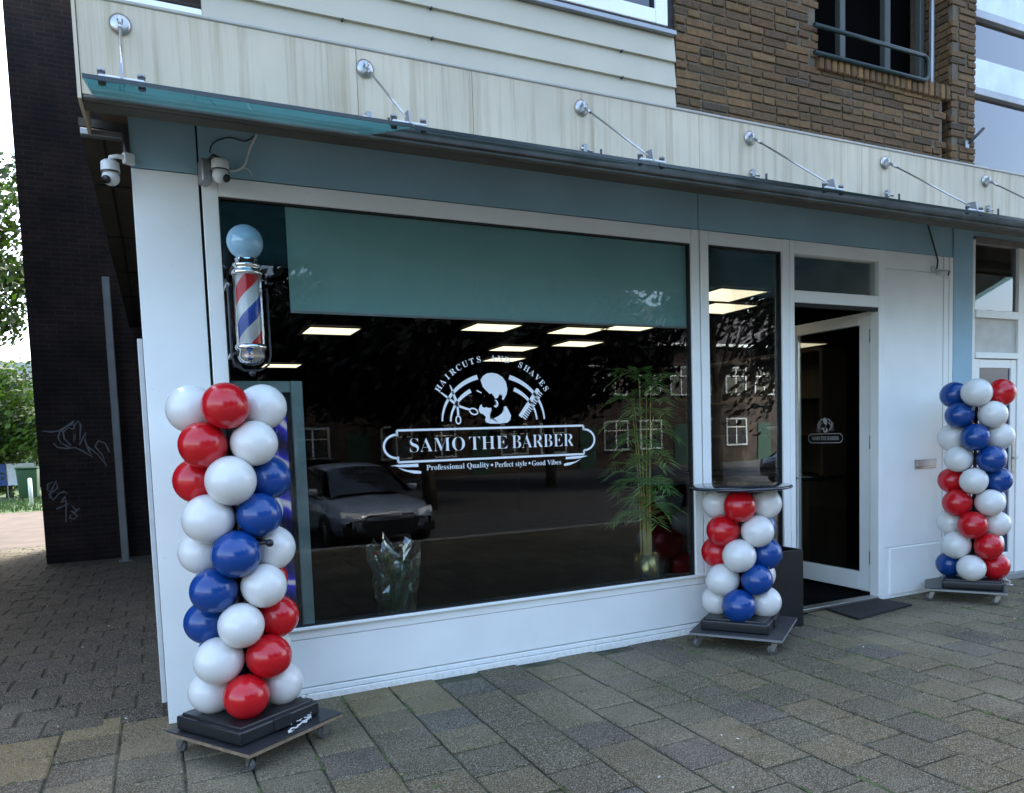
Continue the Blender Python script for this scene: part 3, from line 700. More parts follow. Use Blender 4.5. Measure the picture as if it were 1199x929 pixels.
def ribbons(b, y):
    P = lambda L_: b.poly([(p[0], y, p[1]) for p in L_], None, VINYL)
    P([(1.255, 1.346), (1.30, 1.351), (1.431, 1.353), (1.432, 1.333), (1.36, 1.334), (1.31, 1.336), (1.285, 1.343)])
    P([(1.30, 1.334), (1.36, 1.316), (1.43, 1.309), (1.450, 1.303), (1.445, 1.290), (1.40, 1.293), (1.34, 1.312)])
    P([(2.642, 1.352), (2.60, 1.355), (2.469, 1.352), (2.468, 1.336), (2.54, 1.336), (2.59, 1.340), (2.615, 1.347)])
    P([(2.59, 1.336), (2.54, 1.317), (2.47, 1.310), (2.452, 1.304), (2.457, 1.291), (2.50, 1.296), (2.55, 1.313)])
yl = .018
b = MB(); emblem(b, yl); banner(b, yl); ribbons(b, yl); b.build('emblem', win, recalc=False)
for wd_, xa, xb in (('SAMO', 1.383, 1.744), ('THE', 1.773, 2.040), ('BARBER', 2.072, 2.534)):
    b = MB(); add_text(b, wd_, xa, xb, 1.424, .082, yl, off=-.015); b.build('name_lettering', win, recalc=False)
b = MB()
add_text(b, 'Professional Quality', 1.483, 1.905, 1.309, .032, yl, -.004); add_text(b, 'Perfect style', 1.945, 2.175, 1.306, .032, yl, -.004); add_text(b, 'Good Vibes', 2.212, 2.432, 1.304, .032, yl, -.004)
for x in (1.925, 2.195): b.poly([(x+.008*math.cos(a), yl, 1.322+.008*math.sin(a)) for a in [2*math.pi*i/10 for i in range(10)]], None, VINYL)
b.build('tagline_lettering', win, recalc=False)
for wd_ in ('HAIRCUTS           ', '         AND       ', '             SHAVES'):
    b = MB(); arc_text(b, wd_, 1.957, 1.62, .414, .368, 150, 29.5, .038, yl); b.build('curved_lettering', win, recalc=False)
# small logo on door glass
b = MB(); emblem(b, 0); banner(b, 0); add_text(b, 'SAMO THE BARBER', 1.383, 2.534, 1.424, .082, 0)
for v in b.b.verts:
    u, z = (v.co.x-1.957), v.co.z-1.60; v.co = Vector((5.494, .60-u*.27, 1.45+z*.42))
VD = mat('grey_vinyl', (.5, .5, .5), .6); lo = b.build('door_emblem', door, recalc=False); lo.data.materials.clear(); lo.data.materials.append(VD)

# ---------------- balloon columns ----------------
def balloon_mesh(col):
    b = MB(); r = .1115; n = 22; prof = []
    for i in range(n+1):
        t = math.pi*i/n; z = -math.cos(t); rr = math.sin(t)
        zz = z*1.03+(-.05 if z < -.2 else 0)*((-z-.2)/.8 if z < -.2 else 0)*1.5
        rr *= (1-.13*max(0, -z)**1.3) ; prof.append((rr*r, zz*r))
    b.lathe(prof, (0, 0, 0), 36, LB[col]); b.lathe([(.012, -.135), (.006, -.118), (.01, -.110)], (0, 0, 0), 10, LB[col])
    bmesh.ops.recalc_face_normals(b.b, faces=b.b.faces[:])
    me = bpy.data.meshes.new('balloon_'+col); b.b.to_mesh(me); b.b.free(); me.materials.append(LB[col]); return me
BM = {c: balloon_mesh(c) for c in 'rwb'}
def cluster(parent, x, y, z0, sp, rr, phi, lx, ly, layers, seed):
    """layers: list top->bottom of colours; odd [F,R,B,L], even [FR,BR,BL,FL]"""
    rnd = random.Random(seed); n = len(layers)
    for k, cols in enumerate(layers):
        h = n-1-k; cx, cy = x+lx*h, y+ly*h
        base = math.atan2(-DIST-y, -x)+phi+(0 if k % 2 == 0 else R(45))
        for j, c in enumerate(cols):
            a = base+R(90)*j
            o = bpy.data.objects.new('balloon', BM[c]); C.objects.link(o); o.parent = parent
            d = Vector((math.cos(a), math.sin(a), 0)); s = rnd.uniform(.955, 1.045)
            o.location = Vector((cx, cy, z0+sp*h+rnd.uniform(-.004, .004)))+d*rr-Vector(parent.location)
            q = Vector((0, 0, 1)).rotation_difference(Vector((d.x, d.y, rnd.uniform(-.1, .1)))); o.rotation_mode = 'QUATERNION'; o.rotation_quaternion = q
            o.scale = (s*rnd.uniform(.98, 1.02), s*rnd.uniform(.98, 1.02), s*rnd.uniform(.97, 1.03))
Lc = ['rwbw', 'wbwr', 'wbwr', 'bwrw', 'bwrw', 'wrwb', 'wrwb', 'rwbw', 'rwbw']
# order check: odd layers F,R,B,L ; even layers FR,BR,BL,FL
Mc = ['rwbw', 'wbwr', 'wbwr', 'bwrw', 'bwrw']
Rc = ['wrwb', 'wrwb', 'bwrw', 'bwrw', 'wbwr', 'wbwr', 'rwbw', 'rwbw', 'wrwb']
def dolly(x, y, rz, sx, sy, label, group='wheeled boards under the balloon columns', deck=BLACKW, edge=PLYEDGE, zt=.118):
    d = empty('dolly', (x, y, 0), label, 'dolly', group, rz)
    b = MB(); b.box(-sx/2, sx/2, -sy/2, sy/2, zt-.006, zt, deck, bev=.002); b.box(-sx/2+.001, sx/2-.001, -sy/2+.001, sy/2-.001, zt-.022, zt-.0065, edge)
    b.build('deck', d)
    for sxn in (-1, 1):
        for syn in (-1, 1):
            cx, cyy = sxn*(sx/2-.06), syn*(sy/2-.06); ang = random.uniform(0, 3)
            ca, sa = math.cos(ang), math.sin(ang)
            b = MB(); b.box(cx-.035, cx+.035, cyy-.03, cyy+.03, zt-.028, zt-.0225, STEEL)
            b.cyl((cx, cyy, zt-.04), (cx, cyy, zt-.028), .02, m=STEEL)
            wx, wy = cx+.02*ca, cyy+.02*sa
            for s in (-1, 1):
                px_, py_ = -sa*.017*s, ca*.017*s
                b.poly([(cx+px_-.018*ca, cyy+py_-.018*sa, zt-.042), (cx+px_+.022*ca, cyy+py_+.022*sa, zt-.042), (wx+px_+.012*ca, wy+py_+.012*sa, .025), (wx+px_-.012*ca, wy+py_-.012*sa, .025)], Vector((-sa*.002*s, ca*.002*s, 0)), STEEL)
            c_ = b.build('caster', d)
            b = MB(); b.lathe([(.0, -.012), (.026, -.012), (.032, -.008), (.032, .008), (.026, .012), (0, .012)], (wx, wy, .033), 20, mat('grey_wheel', (.10, .10, .10), .5), ax=(-sa, ca, 0)); b.cyl((wx+sa*.02, wy-ca*.02, .033), (wx-sa*.02, wy+ca*.02, .033), .008, m=STEEL); b.build('wheel', c_)
    return d
def base_plate(parent, rz, s, z0, z1, name='base'):
    b = MB(); rot = Matrix.Rotation(rz, 4, 'Z')
    b.box(-s/2, s/2, -s/2, s/2, z0, z0+(z1-z0)*.84, BLACKP, bev=.012, seg=3)
    b.box(-s/2+.02, s/2-.02, -s/2+.02, s/2-.02, z0+(z1-z0)*.7, z1, BLACKP, bev=.008, seg=3)
    b.box(-.05, .05, -s/2-.012, -s/2+.03, z0+.006, z1-.01, BLACKP, bev=.008)
    for v in b.b.verts: v.co = rot @ v.co
    return b.build(name, parent)
# left
DLX, DLY = .352, -.545
dl = dolly(DLX, DLY, R(33), .58, .62, 'black plywood dolly under the left balloon column by the corner panel')
cl_ = empty('balloon_column', (.323, -.535, .119), 'tall balloon column at the shop corner in front of the display window', 'balloon column', 'red white and blue balloon decorations')
base_plate(cl_, R(33)-0, .48, .001, .082)
b = MB(); b.cyl((0, 0, .07), (-.018, -.024, 1.68), .014, m=BLACKP); b.cyl((0.03, -.03, .93), (.115, -.175, .914), .011, m=BLACKP, n=10); b.cyl((.06, -.185, .918), (.122, -.19, .912), .008, m=BLACKP, n=8); b.sphere((.122, -.19, .912), .019, BLACKP, u=12, v=8); b.build('pole', cl_)
cluster(cl_, .323, -.535, .298, .173, .158, -.053, -.002, -.003, Lc, 1)
# right
dr = dolly(6.14, -.32, R(35), .58, .60, 'black dolly with grey casters under the right balloon column beside the neighbouring door', deck=BLACKW, edge=GREYM)
crr = empty('balloon_column', (6.13, -.388, .119), 'tall balloon column to the right of the letter slot by the neighbouring door', 'balloon column', 'red white and blue balloon decorations')
base_plate(crr, R(35), .44, .001, .078)
b = MB(); b.cyl((0, 0, .07), (.009, -.024, 1.7), .014, m=BLACKP); b.cyl((.02, 0, .80), (.12, -.19, .83), .012, m=BLACKP, n=10); b.build('pole', crr)
cluster(crr, 6.13, -.388, .292, .180, .165, -.027, .001, -.003, Rc, 2)
# middle: bar table wrapped in balloons
dm = dolly(3.665, -.37, R(37), .66, .62, 'grey edged dolly under the balloon wrapped bar table near the door', edge=mat('grey_board', (.2, .2, .2), .6), deck=mat('grey_deck', (.04, .04, .042), .5))
tb = empty('bar_table', (3.631, -.37, .119), 'round glass topped bar table with a stem wrapped in balloons', 'table')
base_plate(tb, R(37), .46, .001, .085)
b = MB(); b.cyl((0, 0, .07), (0, 0, .965), .03, m=BLACKP); b.box(-.16, .16, -.16, .16, .945, .965, BLACKP, bev=.01); b.build('stem', tb)
b = MB(); prof = [(0, .970), (.34, .970), (.352, .974), (.355, .981), (.352, .988), (.34, .992), (0, .992)]; b.lathe(prof, (0, 0, 0), 56, mat('black_glass_top', (.02, .022, .03), .08, noise_amt=.1, spec=.8))
for i, (pts, mm) in enumerate([([(-.28, -.02), (-.1, .05), (.02, -.06), (.2, .05), (.28, 0)], .04), ([(-.2, -.18), (0, -.1), (.2, -.16)], .03), ([(-.18, .16), (0, .2), (.16, .14)], .035)]):
    pass
b.build('tabletop', tb)
cluster(tb, 3.631, -.37, .290, .172, .160, -.084, .003, -.002, Mc, 3)
# white cords on the bases
def cord(pts, name, label, r=.0035, m=ROPE, loops=True, seed=1):
    rnd = random.Random(seed); P_ = []
    pts = [Vector(p) for p in pts]
    for a, c in zip(pts, pts[1:]):
        for k in range(9):
            t = k/9; P_.append(a.lerp(c, t)+Vector((rnd.uniform(-.02, .02), rnd.uniform(-.02, .02), rnd.uniform(0, .008))) if loops else a.lerp(c, t))
    P_.append(pts[-1]); b = MB(); b.tube(P_, r, 6, m); o = b.build(name); return tag(o, label, 'cord')
cord([(.52, -.50, .21), (.57, -.56, .205), (.60, -.61, .14), (.58, -.68, .128), (.53, -.75, .126), (.47, -.81, .126)], 'white_cord', 'white cord draped over the base of the left balloon column', seed=3, r=.004)
cord([(.60, -.50, .19), (.60, -.58, .135), (.565, -.64, .128), (.50, -.71, .127)], 'white_cord', 'second strand of white cord lying on the plywood edge of the left dolly', seed=5, r=.0035)
cord([(6.20, -.62, .205), (6.28, -.60, .16), (6.34, -.58, .125), (6.40, -.48, .124)], 'white_cord', 'white cord lying on the dolly of the right balloon column', seed=4, r=.005)

# ---------------- barber pole ----------------
def stripes_mat():
    m = bpy.data.materials.new('barber_stripes'); m.use_nodes = True; n = m.node_tree.nodes; l = m.node_tree.links; p = n['Principled BSDF']; p.inputs['Roughness'].default_value = .3; p.inputs['Coat Weight'].default_value = .1
    tc = n.new('ShaderNodeTexCoord'); sp = n.new('ShaderNodeSeparateXYZ'); l.new(tc.outputs['Object'], sp.inputs[0])
    at = n.new('ShaderNodeMath'); at.operation = 'ARCTAN2'; l.new(sp.outputs[1], at.inputs[0]); l.new(sp.outputs[0], at.inputs[1])
    dv = n.new('ShaderNodeMath'); dv.operation = 'DIVIDE'; dv.inputs[1].default_value = 2*math.pi; l.new(at.outputs[0], dv.inputs[0])
    ml = n.new('ShaderNodeMath'); ml.operation = 'MULTIPLY'; ml.inputs[1].default_value = -1/.375; l.new(sp.outputs[2], ml.inputs[0])
    ad = n.new('ShaderNodeMath'); ad.operation = 'ADD'; l.new(dv.outputs[0], ad.inputs[0]); l.new(ml.outputs[0], ad.inputs[1])
    a2 = n.new('ShaderNodeMath'); a2.operation = 'ADD'; a2.inputs[1].default_value = 10.88; l.new(ad.outputs[0], a2.inputs[0])
    fr = n.new('ShaderNodeMath'); fr.operation = 'FRACT'; l.new(a2.outputs[0], fr.inputs[0])
    rp = n.new('ShaderNodeValToRGB'); rp.color_ramp.interpolation = 'CONSTANT'; e = rp.color_ramp.elements
    e[0].position = 0; e[0].color = (.50, .52, .50, 1); e[1].position = .25; e[1].color = (.50, .006, .010, 1)
    x = e.new(.5); x.color = (.50, .52, .50, 1); x = e.new(.75); x.color = (.006, .05, .30, 1)
    l.new(fr.outputs[0], rp.inputs[0]); l.new(rp.outputs[0], p.inputs['Base Color']); return m
bp = empty('barber_pole', (.475, -.15, 1.90), 'striped barber pole with pale globe fixed left of the display window', 'barber pole')
b = MB(); b.sphere((0, 0, .675), .093, mat('frosted_globe', (.26, .46, .60), .12, noise_amt=.12, nscale=9, coat=.5), u=32, v=20); b.build('globe', bp)
b = MB(); b.lathe([(0, .13), (.061, .13), (.061, .50), (0, .50)], (0, 0, 0), 36, stripes_mat()); b.build('striped_cylinder', bp)
b = MB(); b.lathe([(.073, .10), (.073, .52)], (0, 0, 0), 36, glass_mat('tube_glass', (.96, .97, .97), .5)); b.build('glass_tube', bp)
b = MB(); b.lathe([(.0, .50), (.076, .50), (.080, .512), (.076, .524), (.064, .528), (.064, .54), (.071, .546), (.071, .558), (.056, .565), (.06, .585), (.045, .60), (0, .60)], (0, 0, 0), 32, CHROME); b.build('top_cap', bp)
b = MB(); b.lathe([(0, .135), (.078, .135), (.082, .122), (.078, .108), (.070, .104), (.072, .07), (.06, .045), (.035, .03), (0, .024)], (0, 0, 0), 32, CHROME); b.build('bottom_cap', bp)
b = MB()
b.tube([(-.10, .13, .46), (-.105, .02, .48), (-.10, -.0, .44), (-.10, 0, .08), (-.085, 0, .03), (-.04, 0, .0), (.04, 0, .0), (.085, 0, .03), (.098, 0, .08), (.098, 0, .44)], .006, m=DARKM)
b.box(-.108, -.092, 0, .142, .07, .09, STEEL); b.box(-.108, -.092, 0, .142, .44, .46, STEEL); b.box(-.075, .0, .0, .142, .53, .55, DARKM); b.build('wall_bracket', bp)
b = MB(); b.lathe([(0, -.03), (.012, -.03), (.02, -.01), (.012, .0), (0, .0)], (0, 0, 0), 12, DARKM); b.build('finial', bp)

# ---------------- security cameras ----------------
def dome_cam(loc, label, rz=0, plate=False):
    c = empty('security_camera', loc, label, 'camera', None, rz)
    b = MB(); b.lathe([(0, .055), (.03, .055), (.042, .045), (.044, 0), (.042, -.005), (0, -.005)], (0, 0, 0), 24, WHITEP); b.build('housing', c)
    b = MB(); b.sphere((0, 0, -.028), .041, WHITEP); b.lathe([(0, 0), (.019, 0), (.021, .01), (0, .012)], (.018, -.030, -.046), 16, BLACKP, ax=(.45, -.75, -.5)); b.build('camera_ball', c)
    b = MB(); b.lathe([(.0445, .0), (.0455, -.004), (.0445, -.008)], (0, 0, 0), 24, BLACKP); b.build('seam_ring', c)
    return c
c1 = dome_cam((-.138, -.05, 2.90), 'white dome camera on an arm projecting left of the shop corner', R(-60))
b = MB(); b.tube([(0, 0, .05), (.01, .0, .07), (.03, .02, .075), (.05, .06, .075)], .012, m=WHITEP); b.box(.03, .06, .045, .10, .045, .10, WHITEP, bev=.004); b.build('bracket_arm', c1)
c2 = dome_cam((.375, -.13, 2.945), 'white dome camera on a grey box above the display window', R(10))
b = MB(); b.box(-.085, -.035, .03, .128, -.06, .06, GREYM, bev=.012, seg=2); b.tube([(-.04, .06, .05), (-.02, .03, .075), (0, 0, .055)], .014, m=DARKM); b.build('mounting_box', c2)
c3 = empty('security_camera', (6.16, -.05, 2.80), 'small white bullet camera near the top right of the white wall panel', 'camera')
b = MB(); b.cyl((-.01, .02, .0), (.03, -.06, -.02), .026, m=WHITEP); b.cyl((.03, -.06, -.02), (.034, -.068, -.022), .023, m=BLACKP); b.build('housing', c3)
b = MB(); b.cyl((-.03, .044, .03), (-.03, .03, .03), .03, m=WHITEP); b.tube([(-.03, .03, .03), (-.02, .02, .02), (0, 0, 0)], .01, m=WHITEP); b.build('mount', c3)
def cable(pts, label, r=.004, m=None):
    P_ = [Vector(p) for p in pts]; out = []
    for i in range(len(P_)-1):
        p0 = P_[max(i-1, 0)]; p1 = P_[i]; p2 = P_[i+1]; p3 = P_[min(i+2, len(P_)-1)]
        for k in range(6):
            t = k/6; out.append(.5*((2*p1)+(-p0+p2)*t+(2*p0-5*p1+4*p2-p3)*t*t+(-p0+3*p1-3*p2+p3)*t**3))
    out.append(P_[-1]); b = MB(); b.tube(out, r, 8, m or WHITEP); return tag(b.build('camera_cable'), label, 'cable')
cable([(.36, -.12, 3.0), (.40, -.05, 2.975), (.455, -.02, 2.985), (.50, -.02, 3.01), (.525, -.02, 3.06), (.545, -.02, 3.12), (.58, -.03, 3.19)], 'white camera cable curling up the blue fascia to the soffit', .0065)
cable([(.50, -.018, 3.008), (.53, -.018, 3.0), (.548, -.018, 2.965)], 'short loose white cable end on the blue fascia', .003)
cable([(.335, -.04, 3.06), (.36, -.02, 3.12), (.44, -.015, 3.16), (.52, -.02, 3.15), (.58, -.03, 3.19)], 'dark cable looping under the soffit above the dome camera', .004, DARKM)
cable([(6.04, -.02, 3.21), (6.09, -.02, 3.10), (6.13, -.03, 2.98), (6.16, -.03, 2.90), (6.15, -.03, 2.83)], 'black cable running down the blue fascia to the bullet camera', .007, DARKM)

# ---------------- doormat, bin ----------------
b = MB(); rot = Matrix.Identity(4)
b.poly([(4.83, -.02, .006), (4.763, -.401, .006), (5.503, -.301, .006), (5.46, -.02, .006)], Vector((0, 0, .012)), RUBBER)
tag(b.build('door_mat'), 'black rubber doormat on the paving before the open door', 'doormat')
bn = empty('trash_bin', (4.17, -.2, 0), 'black box shaped bin behind the bar table beside the doorway', 'bin'); bn.location = (0, 0, 0)
b = MB(); x0, x1, y0, y1 = 4.0, 4.31, -.29, -.03
b.box(x0, x1, y0, y0+.012, .0, .585, BLACKP, bev=.002); b.box(x0, x1, y1-.012, y1, .0, .585, BLACKP, bev=.002); b.box(x0, x0+.012, y0+.013, y1-.013, 0, .585, BLACKP); b.box(x1-.012, x1, y0+.013, y1-.013, 0, .585, BLACKP)
b.box(x0+.012, x1-.012, y0+.012, y1-.012, .0, .50, BLACKP); b.build('body', bn)
b = MB()
for q in range(16):
    a = random.uniform(0, 6.28); cx, cyy = random.uniform(x0+.05, x1-.05), random.uniform(y0+.05, y1-.05)
    b.box(cx-.03, cx+.03, cyy-.01, cyy+.01, .50, .52+.03*random.random(), mat('crumpled_paper', (.45, .42, .36), .8), rot=Matrix.Rotation(a, 4, 'Z') @ Matrix.Rotation(random.uniform(-.6, .6), 4, 'X'))
b.build('litter', bn)

# ---------------- display behind the window ----------------
ds = empty('display_screen', (.5, .1, 0), 'upright framed display with blue glowing picture behind the left of the window', 'display'); ds.location = (0, 0, 0)
FR = mat('aged_green_grey_frame', (.20, .27, .26), .45, noise_amt=.2, nscale=8)
b = MB(); b.box(.70, .765, .05, .10, .20, 1.86, FR, bev=.004); b.box(.375, .698, .05, .10, 1.795, 1.86, FR, bev=.004); b.box(.375, .40, .051, .099, .20, 1.793, FR); b.build('surround', ds)
b = MB(); b.box(.401, .699, .085, .10, .21, 1.794, BLACK); b.box(.672, .698, .07, .084, .21, 1.70, BLACKP); b.build('backing', ds)
def screen_mat():
    m = bpy.data.materials.new('screen_picture'); m.use_nodes = True; n = m.node_tree.nodes; l = m.node_tree.links; p = n['Principled BSDF']; p.inputs['Roughness'].default_value = .1
    p.inputs['Base Color'].default_value = (.01, .01, .02, 1)
    tc = n.new('ShaderNodeTexCoord'); wv = n.new('ShaderNodeTexWave'); wv.inputs['Scale'].default_value = 1.6; wv.inputs['Distortion'].default_value = 9; wv.inputs['Detail'].default_value = 3; wv.bands_direction = 'DIAGONAL'
    l.new(tc.outputs['Object'], wv.inputs[0]); rp = n.new('ShaderNodeValToRGB'); e = rp.color_ramp.elements
    e[0].color = (.004, .004, .03, 1); e[1].color = (.45, .5, .7, 1); x = e.new(.5); x.color = (.01, .02, .25, 1); x = e.new(.85); x.color = (.03, .03, .5, 1)
    l.new(wv.outputs[0], rp.inputs[0]); l.new(rp.outputs[0], p.inputs['Emission Color']); p.inputs['Emission Strength'].default_value = .10; return m
b = MB(); b.box(.402, .670, .075, .084, .22, 1.69, screen_mat()); b.build('screen', ds)

# ---------------- ceiling lights ----------------
LIGHTM = mat('warm_light_panel', (.8, .8, .75), .5, emit=((1, .86, .60), .30))
spots = [(1.86, 4.47, 'far left of the shop ceiling, above the car reflection'), (3.58, 3.80, 'in the middle front of the shop ceiling'), (4.74, 3.82, 'right of the middle front panel on the shop ceiling'), (4.74, 5.70, 'behind the middle front panel, second row back'),
         (5.42, 5.0, 'right in the second row of the shop ceiling'), (5.24, 7.16, 'third row back, just above the curved lettering'), (5.27, 3.35, 'small visible end at the right under the roller blind'), (4.95, 1.30, 'upper panel seen through the narrow side window'), (5.42, 1.95, 'lower panel seen through the narrow side window'), (1.88, 8.6, 'deepest in the room, low beside the barber pole')]
lp = None
for x, y, d in spots:
    if lp is None:
        o = empty('ceiling_light', (x, y, 2.795), 'x', 'ceiling light', 'square light panels on the dark shop ceiling')
        b = MB(); b.box(-.28, .28, -.28, .28, -.014, -.004, LIGHTM); b.build('diffuser', o)
        b = MB()
        for q in ((-.3, -.281, -.3, .3), (.281, .3, -.3, .3), (-.281, .281, -.3, -.281), (-.281, .281, .281, .3)): b.box(*q, -.018, -.003, BLACKP)
        b.build('frame', o); lp = o
    else: o = copy_tree(lp); o.location = (x, y, 2.795)
    o['label'] = 'warm ceiling light panel '+d

# ---------------- interior: cabinets seen through the door ----------------
cb = empty('wall_cabinet', (5.6, 3, 0), 'dark brown shelf cabinet inside the shop seen through the open door', 'cabinet'); cb.location = (0, 0, 0)
b = MB(); X0, X1, Y0 = 5.9, 6.44, 1.3
b.box(X0, X1, 1.2, 3.2, .032, .95, CABINET, bev=.004); b.build('lower_cabinet', cb)
bx('worktop', cb, BLACKP, X0-.03, X1, 1.18, 3.22, .952, .985, bev=.004)
b = MB(); b.box(X0+.2, X1, 1.2, 1.24, 1.0, 2.3, CABINET); b.box(X0+.2, X1, 3.16, 3.2, 1.0, 2.3, CABINET); b.box(X1-.03, X1, 1.25, 3.15, 1.0, 2.3, CABINET)
for z in (1.4, 1.8, 2.28): b.box(X0+.2, X1-.03, 1.242, 3.158, z, z+.03, CABINET)
b.build('shelving', cb)
b = MB(); b.lathe([(0, 0), (.05, 0), (.09, .04), (.11, .09), (.105, .09), (.08, .04), (0, .012)], (6.25, 2.0, 1.431), 24, mat('white_ceramic', (.6, .6, .58), .2)); tag(b.build('bowl'), 'white ceramic bowl on a shelf inside the doorway', 'bowl')
b = MB(); b.lathe([(0, 0), (.03, 0), (.034, .01), (.034, .13), (.012, .16), (.012, .19), (0, .19)], (6.1, 1.7, .986), 16, mat('amber_bottle', (.10, .04, .01), .1)); tag(b.build('bottle'), 'small bottle on the worktop inside the doorway', 'bottle')
# ---------------- palm plant ----------------
LEAF = mat('palm_leaf', (.20, .42, .11), .5, noise_amt=.3, nscale=6); CANE = mat('palm_cane', (.75, .62, .20), .5, noise_amt=.2, nscale=12)
GOLD = mat('brass_pot', (.55, .42, .16), .28, .9, noise_amt=.1)
pl = empty('potted_palm', (3.86, 1.12, .032), 'tall slender bamboo palm in a brass pot on a stand behind the window', 'plant')
b = MB(); b.lathe([(0, .17), (.105, .17), (.11, .18), (.112, .385), (.104, .385), (.100, .33), (0, .33)], (0, 0, 0), 32, GOLD); b.build('pot', pl)
b = MB()
for a in (0, 2.1, 4.2): b.cyl((.08*math.cos(a), .08*math.sin(a), 0), (.08*math.cos(a), .08*math.sin(a), .17), .008, m=GOLD, n=8)
b.build('stand', pl)
rnd = random.Random(5); b = MB(); tips = []
for i in range(9):
    a = rnd.uniform(0, 6.28); r0 = rnd.uniform(.01, .06); h = rnd.uniform(1.15, 1.62); ln = rnd.uniform(.02, .10)
    pts = [(r0*math.cos(a)+ln*math.cos(a)*t*t, r0*math.sin(a)+ln*math.sin(a)*t*t, .33+h*t) for t in [k/7 for k in range(8)]]
    b.tube(pts, [.0085*(1-.5*t/7) for t in range(8)], 6, CANE); tips.append((pts, a))
b.build('canes', pl)
b = MB()
for pts, a in tips:
    for k in range(2, 8):
        for rep in range(2):
            if rnd.random() < .34: continue
            p = Vector(pts[k]); az = rnd.uniform(0, 6.28); L_ = rnd.uniform(.18, .34); up = rnd.uniform(.6, 1.3); spine = []
            for t in range(9):
                u = t/8; spine.append(p+Vector((math.cos(az)*L_*u, math.sin(az)*L_*u, L_*(up*u-.85*u*u))))
            b.tube(spine, .0018, 4, LEAF)
            for t in range(2, 9):
                tg = (spine[t]-spine[t-1]).normalized(); sd_ = tg.cross(Vector((0, 0, 1))).normalized()
                for s in (-1, 1):
                    ll = rnd.uniform(.11, .18); d = (sd_*s*.8+tg*.75+Vector((0, 0, -.15))).normalized(); wv = tg*.013
                    q = spine[t]; mid = q+d*ll*.5+Vector((0, 0, .008)); b.quad(q, mid+wv, q+d*ll, mid-wv, LEAF)
b.build('fronds', pl, recalc=False)
# ---------------- bouquet wrapped in clear plastic ----------------
bq = empty('wrapped_bouquet', (1.50, .9, .032), 'bouquet wrapped in crinkled clear plastic standing behind the window', 'bouquet')
def crinkle(u, v): return .022*noise.noise(Vector((u*3.1, v*9, 1.7)))+.03*noise.noise(Vector((math.cos(u)*2, math.sin(u)*2, v*4)))
FOIL = glass_mat('clear_plastic_wrap', (.70, .76, .76), 5, dirt=.35, dirtcol=(.7, .8, .8))
b = MB(); prev = None; NU = 22
for j in range(14):
    v = j/13; ring = []
    rr = .085+.10*v**.7
    for i in range(NU):
        u = 2*math.pi*i/NU; r_ = rr*(1+.20*(1 if i % 2 else -1)*(.4+.6*noise.noise(Vector((i*1.3, v*3, 2)))))+.05*noise.noise(Vector((math.cos(u)*2.5, math.sin(u)*2.5, v*5)))
        ring.append(b.b.verts.new((r_*math.cos(u+.25*v), r_*math.sin(u+.25*v), .02+.70*v+.09*v*noise.noise(Vector((i*.9, 5, 1))))))
    if prev:
        for i in range(NU):
            a_, b_, c_, d_ = prev[i], prev[(i+1) % NU], ring[(i+1) % NU], ring[i]
            b.b.faces.new((a_, b_, c_)); b.b.faces.new((a_, c_, d_))
    prev = ring
b.mi(FOIL); b.build('plastic_wrap', bq)
b = MB(); rnd = random.Random(8)
for i in range(14):
    a = rnd.uniform(0, 6.28); r_ = rnd.uniform(.02, .10); top = Vector((r_*math.cos(a)*1.3, r_*math.sin(a)*1.3, rnd.uniform(.42, .66)))
    b.cyl((r_*.3*math.cos(a), r_*.3*math.sin(a), .02), top, .004, m=LEAF, n=5)
    for k in range(6):
        aa = rnd.uniform(0, 6.28); z = rnd.uniform(.3, 1); q = Vector((0, 0, .02)).lerp(top, z); d = Vector((math.cos(aa), math.sin(aa), .5))*.09; s = d.cross(Vector((0, 0, 1))).normalized()*.02
        b.quad(q, q+d*.5+s, q+d, q+d*.5-s, LEAF)
b.build('stems', bq, recalc=False)
b = MB(); PINK = mat('pink_petals', (.5, .03, .08), .5)
for x, y, z in ((-.15, -.07, .66), (-.05, .05, .62)):
    for k in range(10):
        a = k*2.4; r_ = .006+.003*k; b.sphere((x+r_*math.cos(a)*.6, y+r_*math.sin(a)*.6, z+.004*(10-k)*.4), .010, PINK, (1, 1, .7), 8, 6)
b.build('roses', bq)

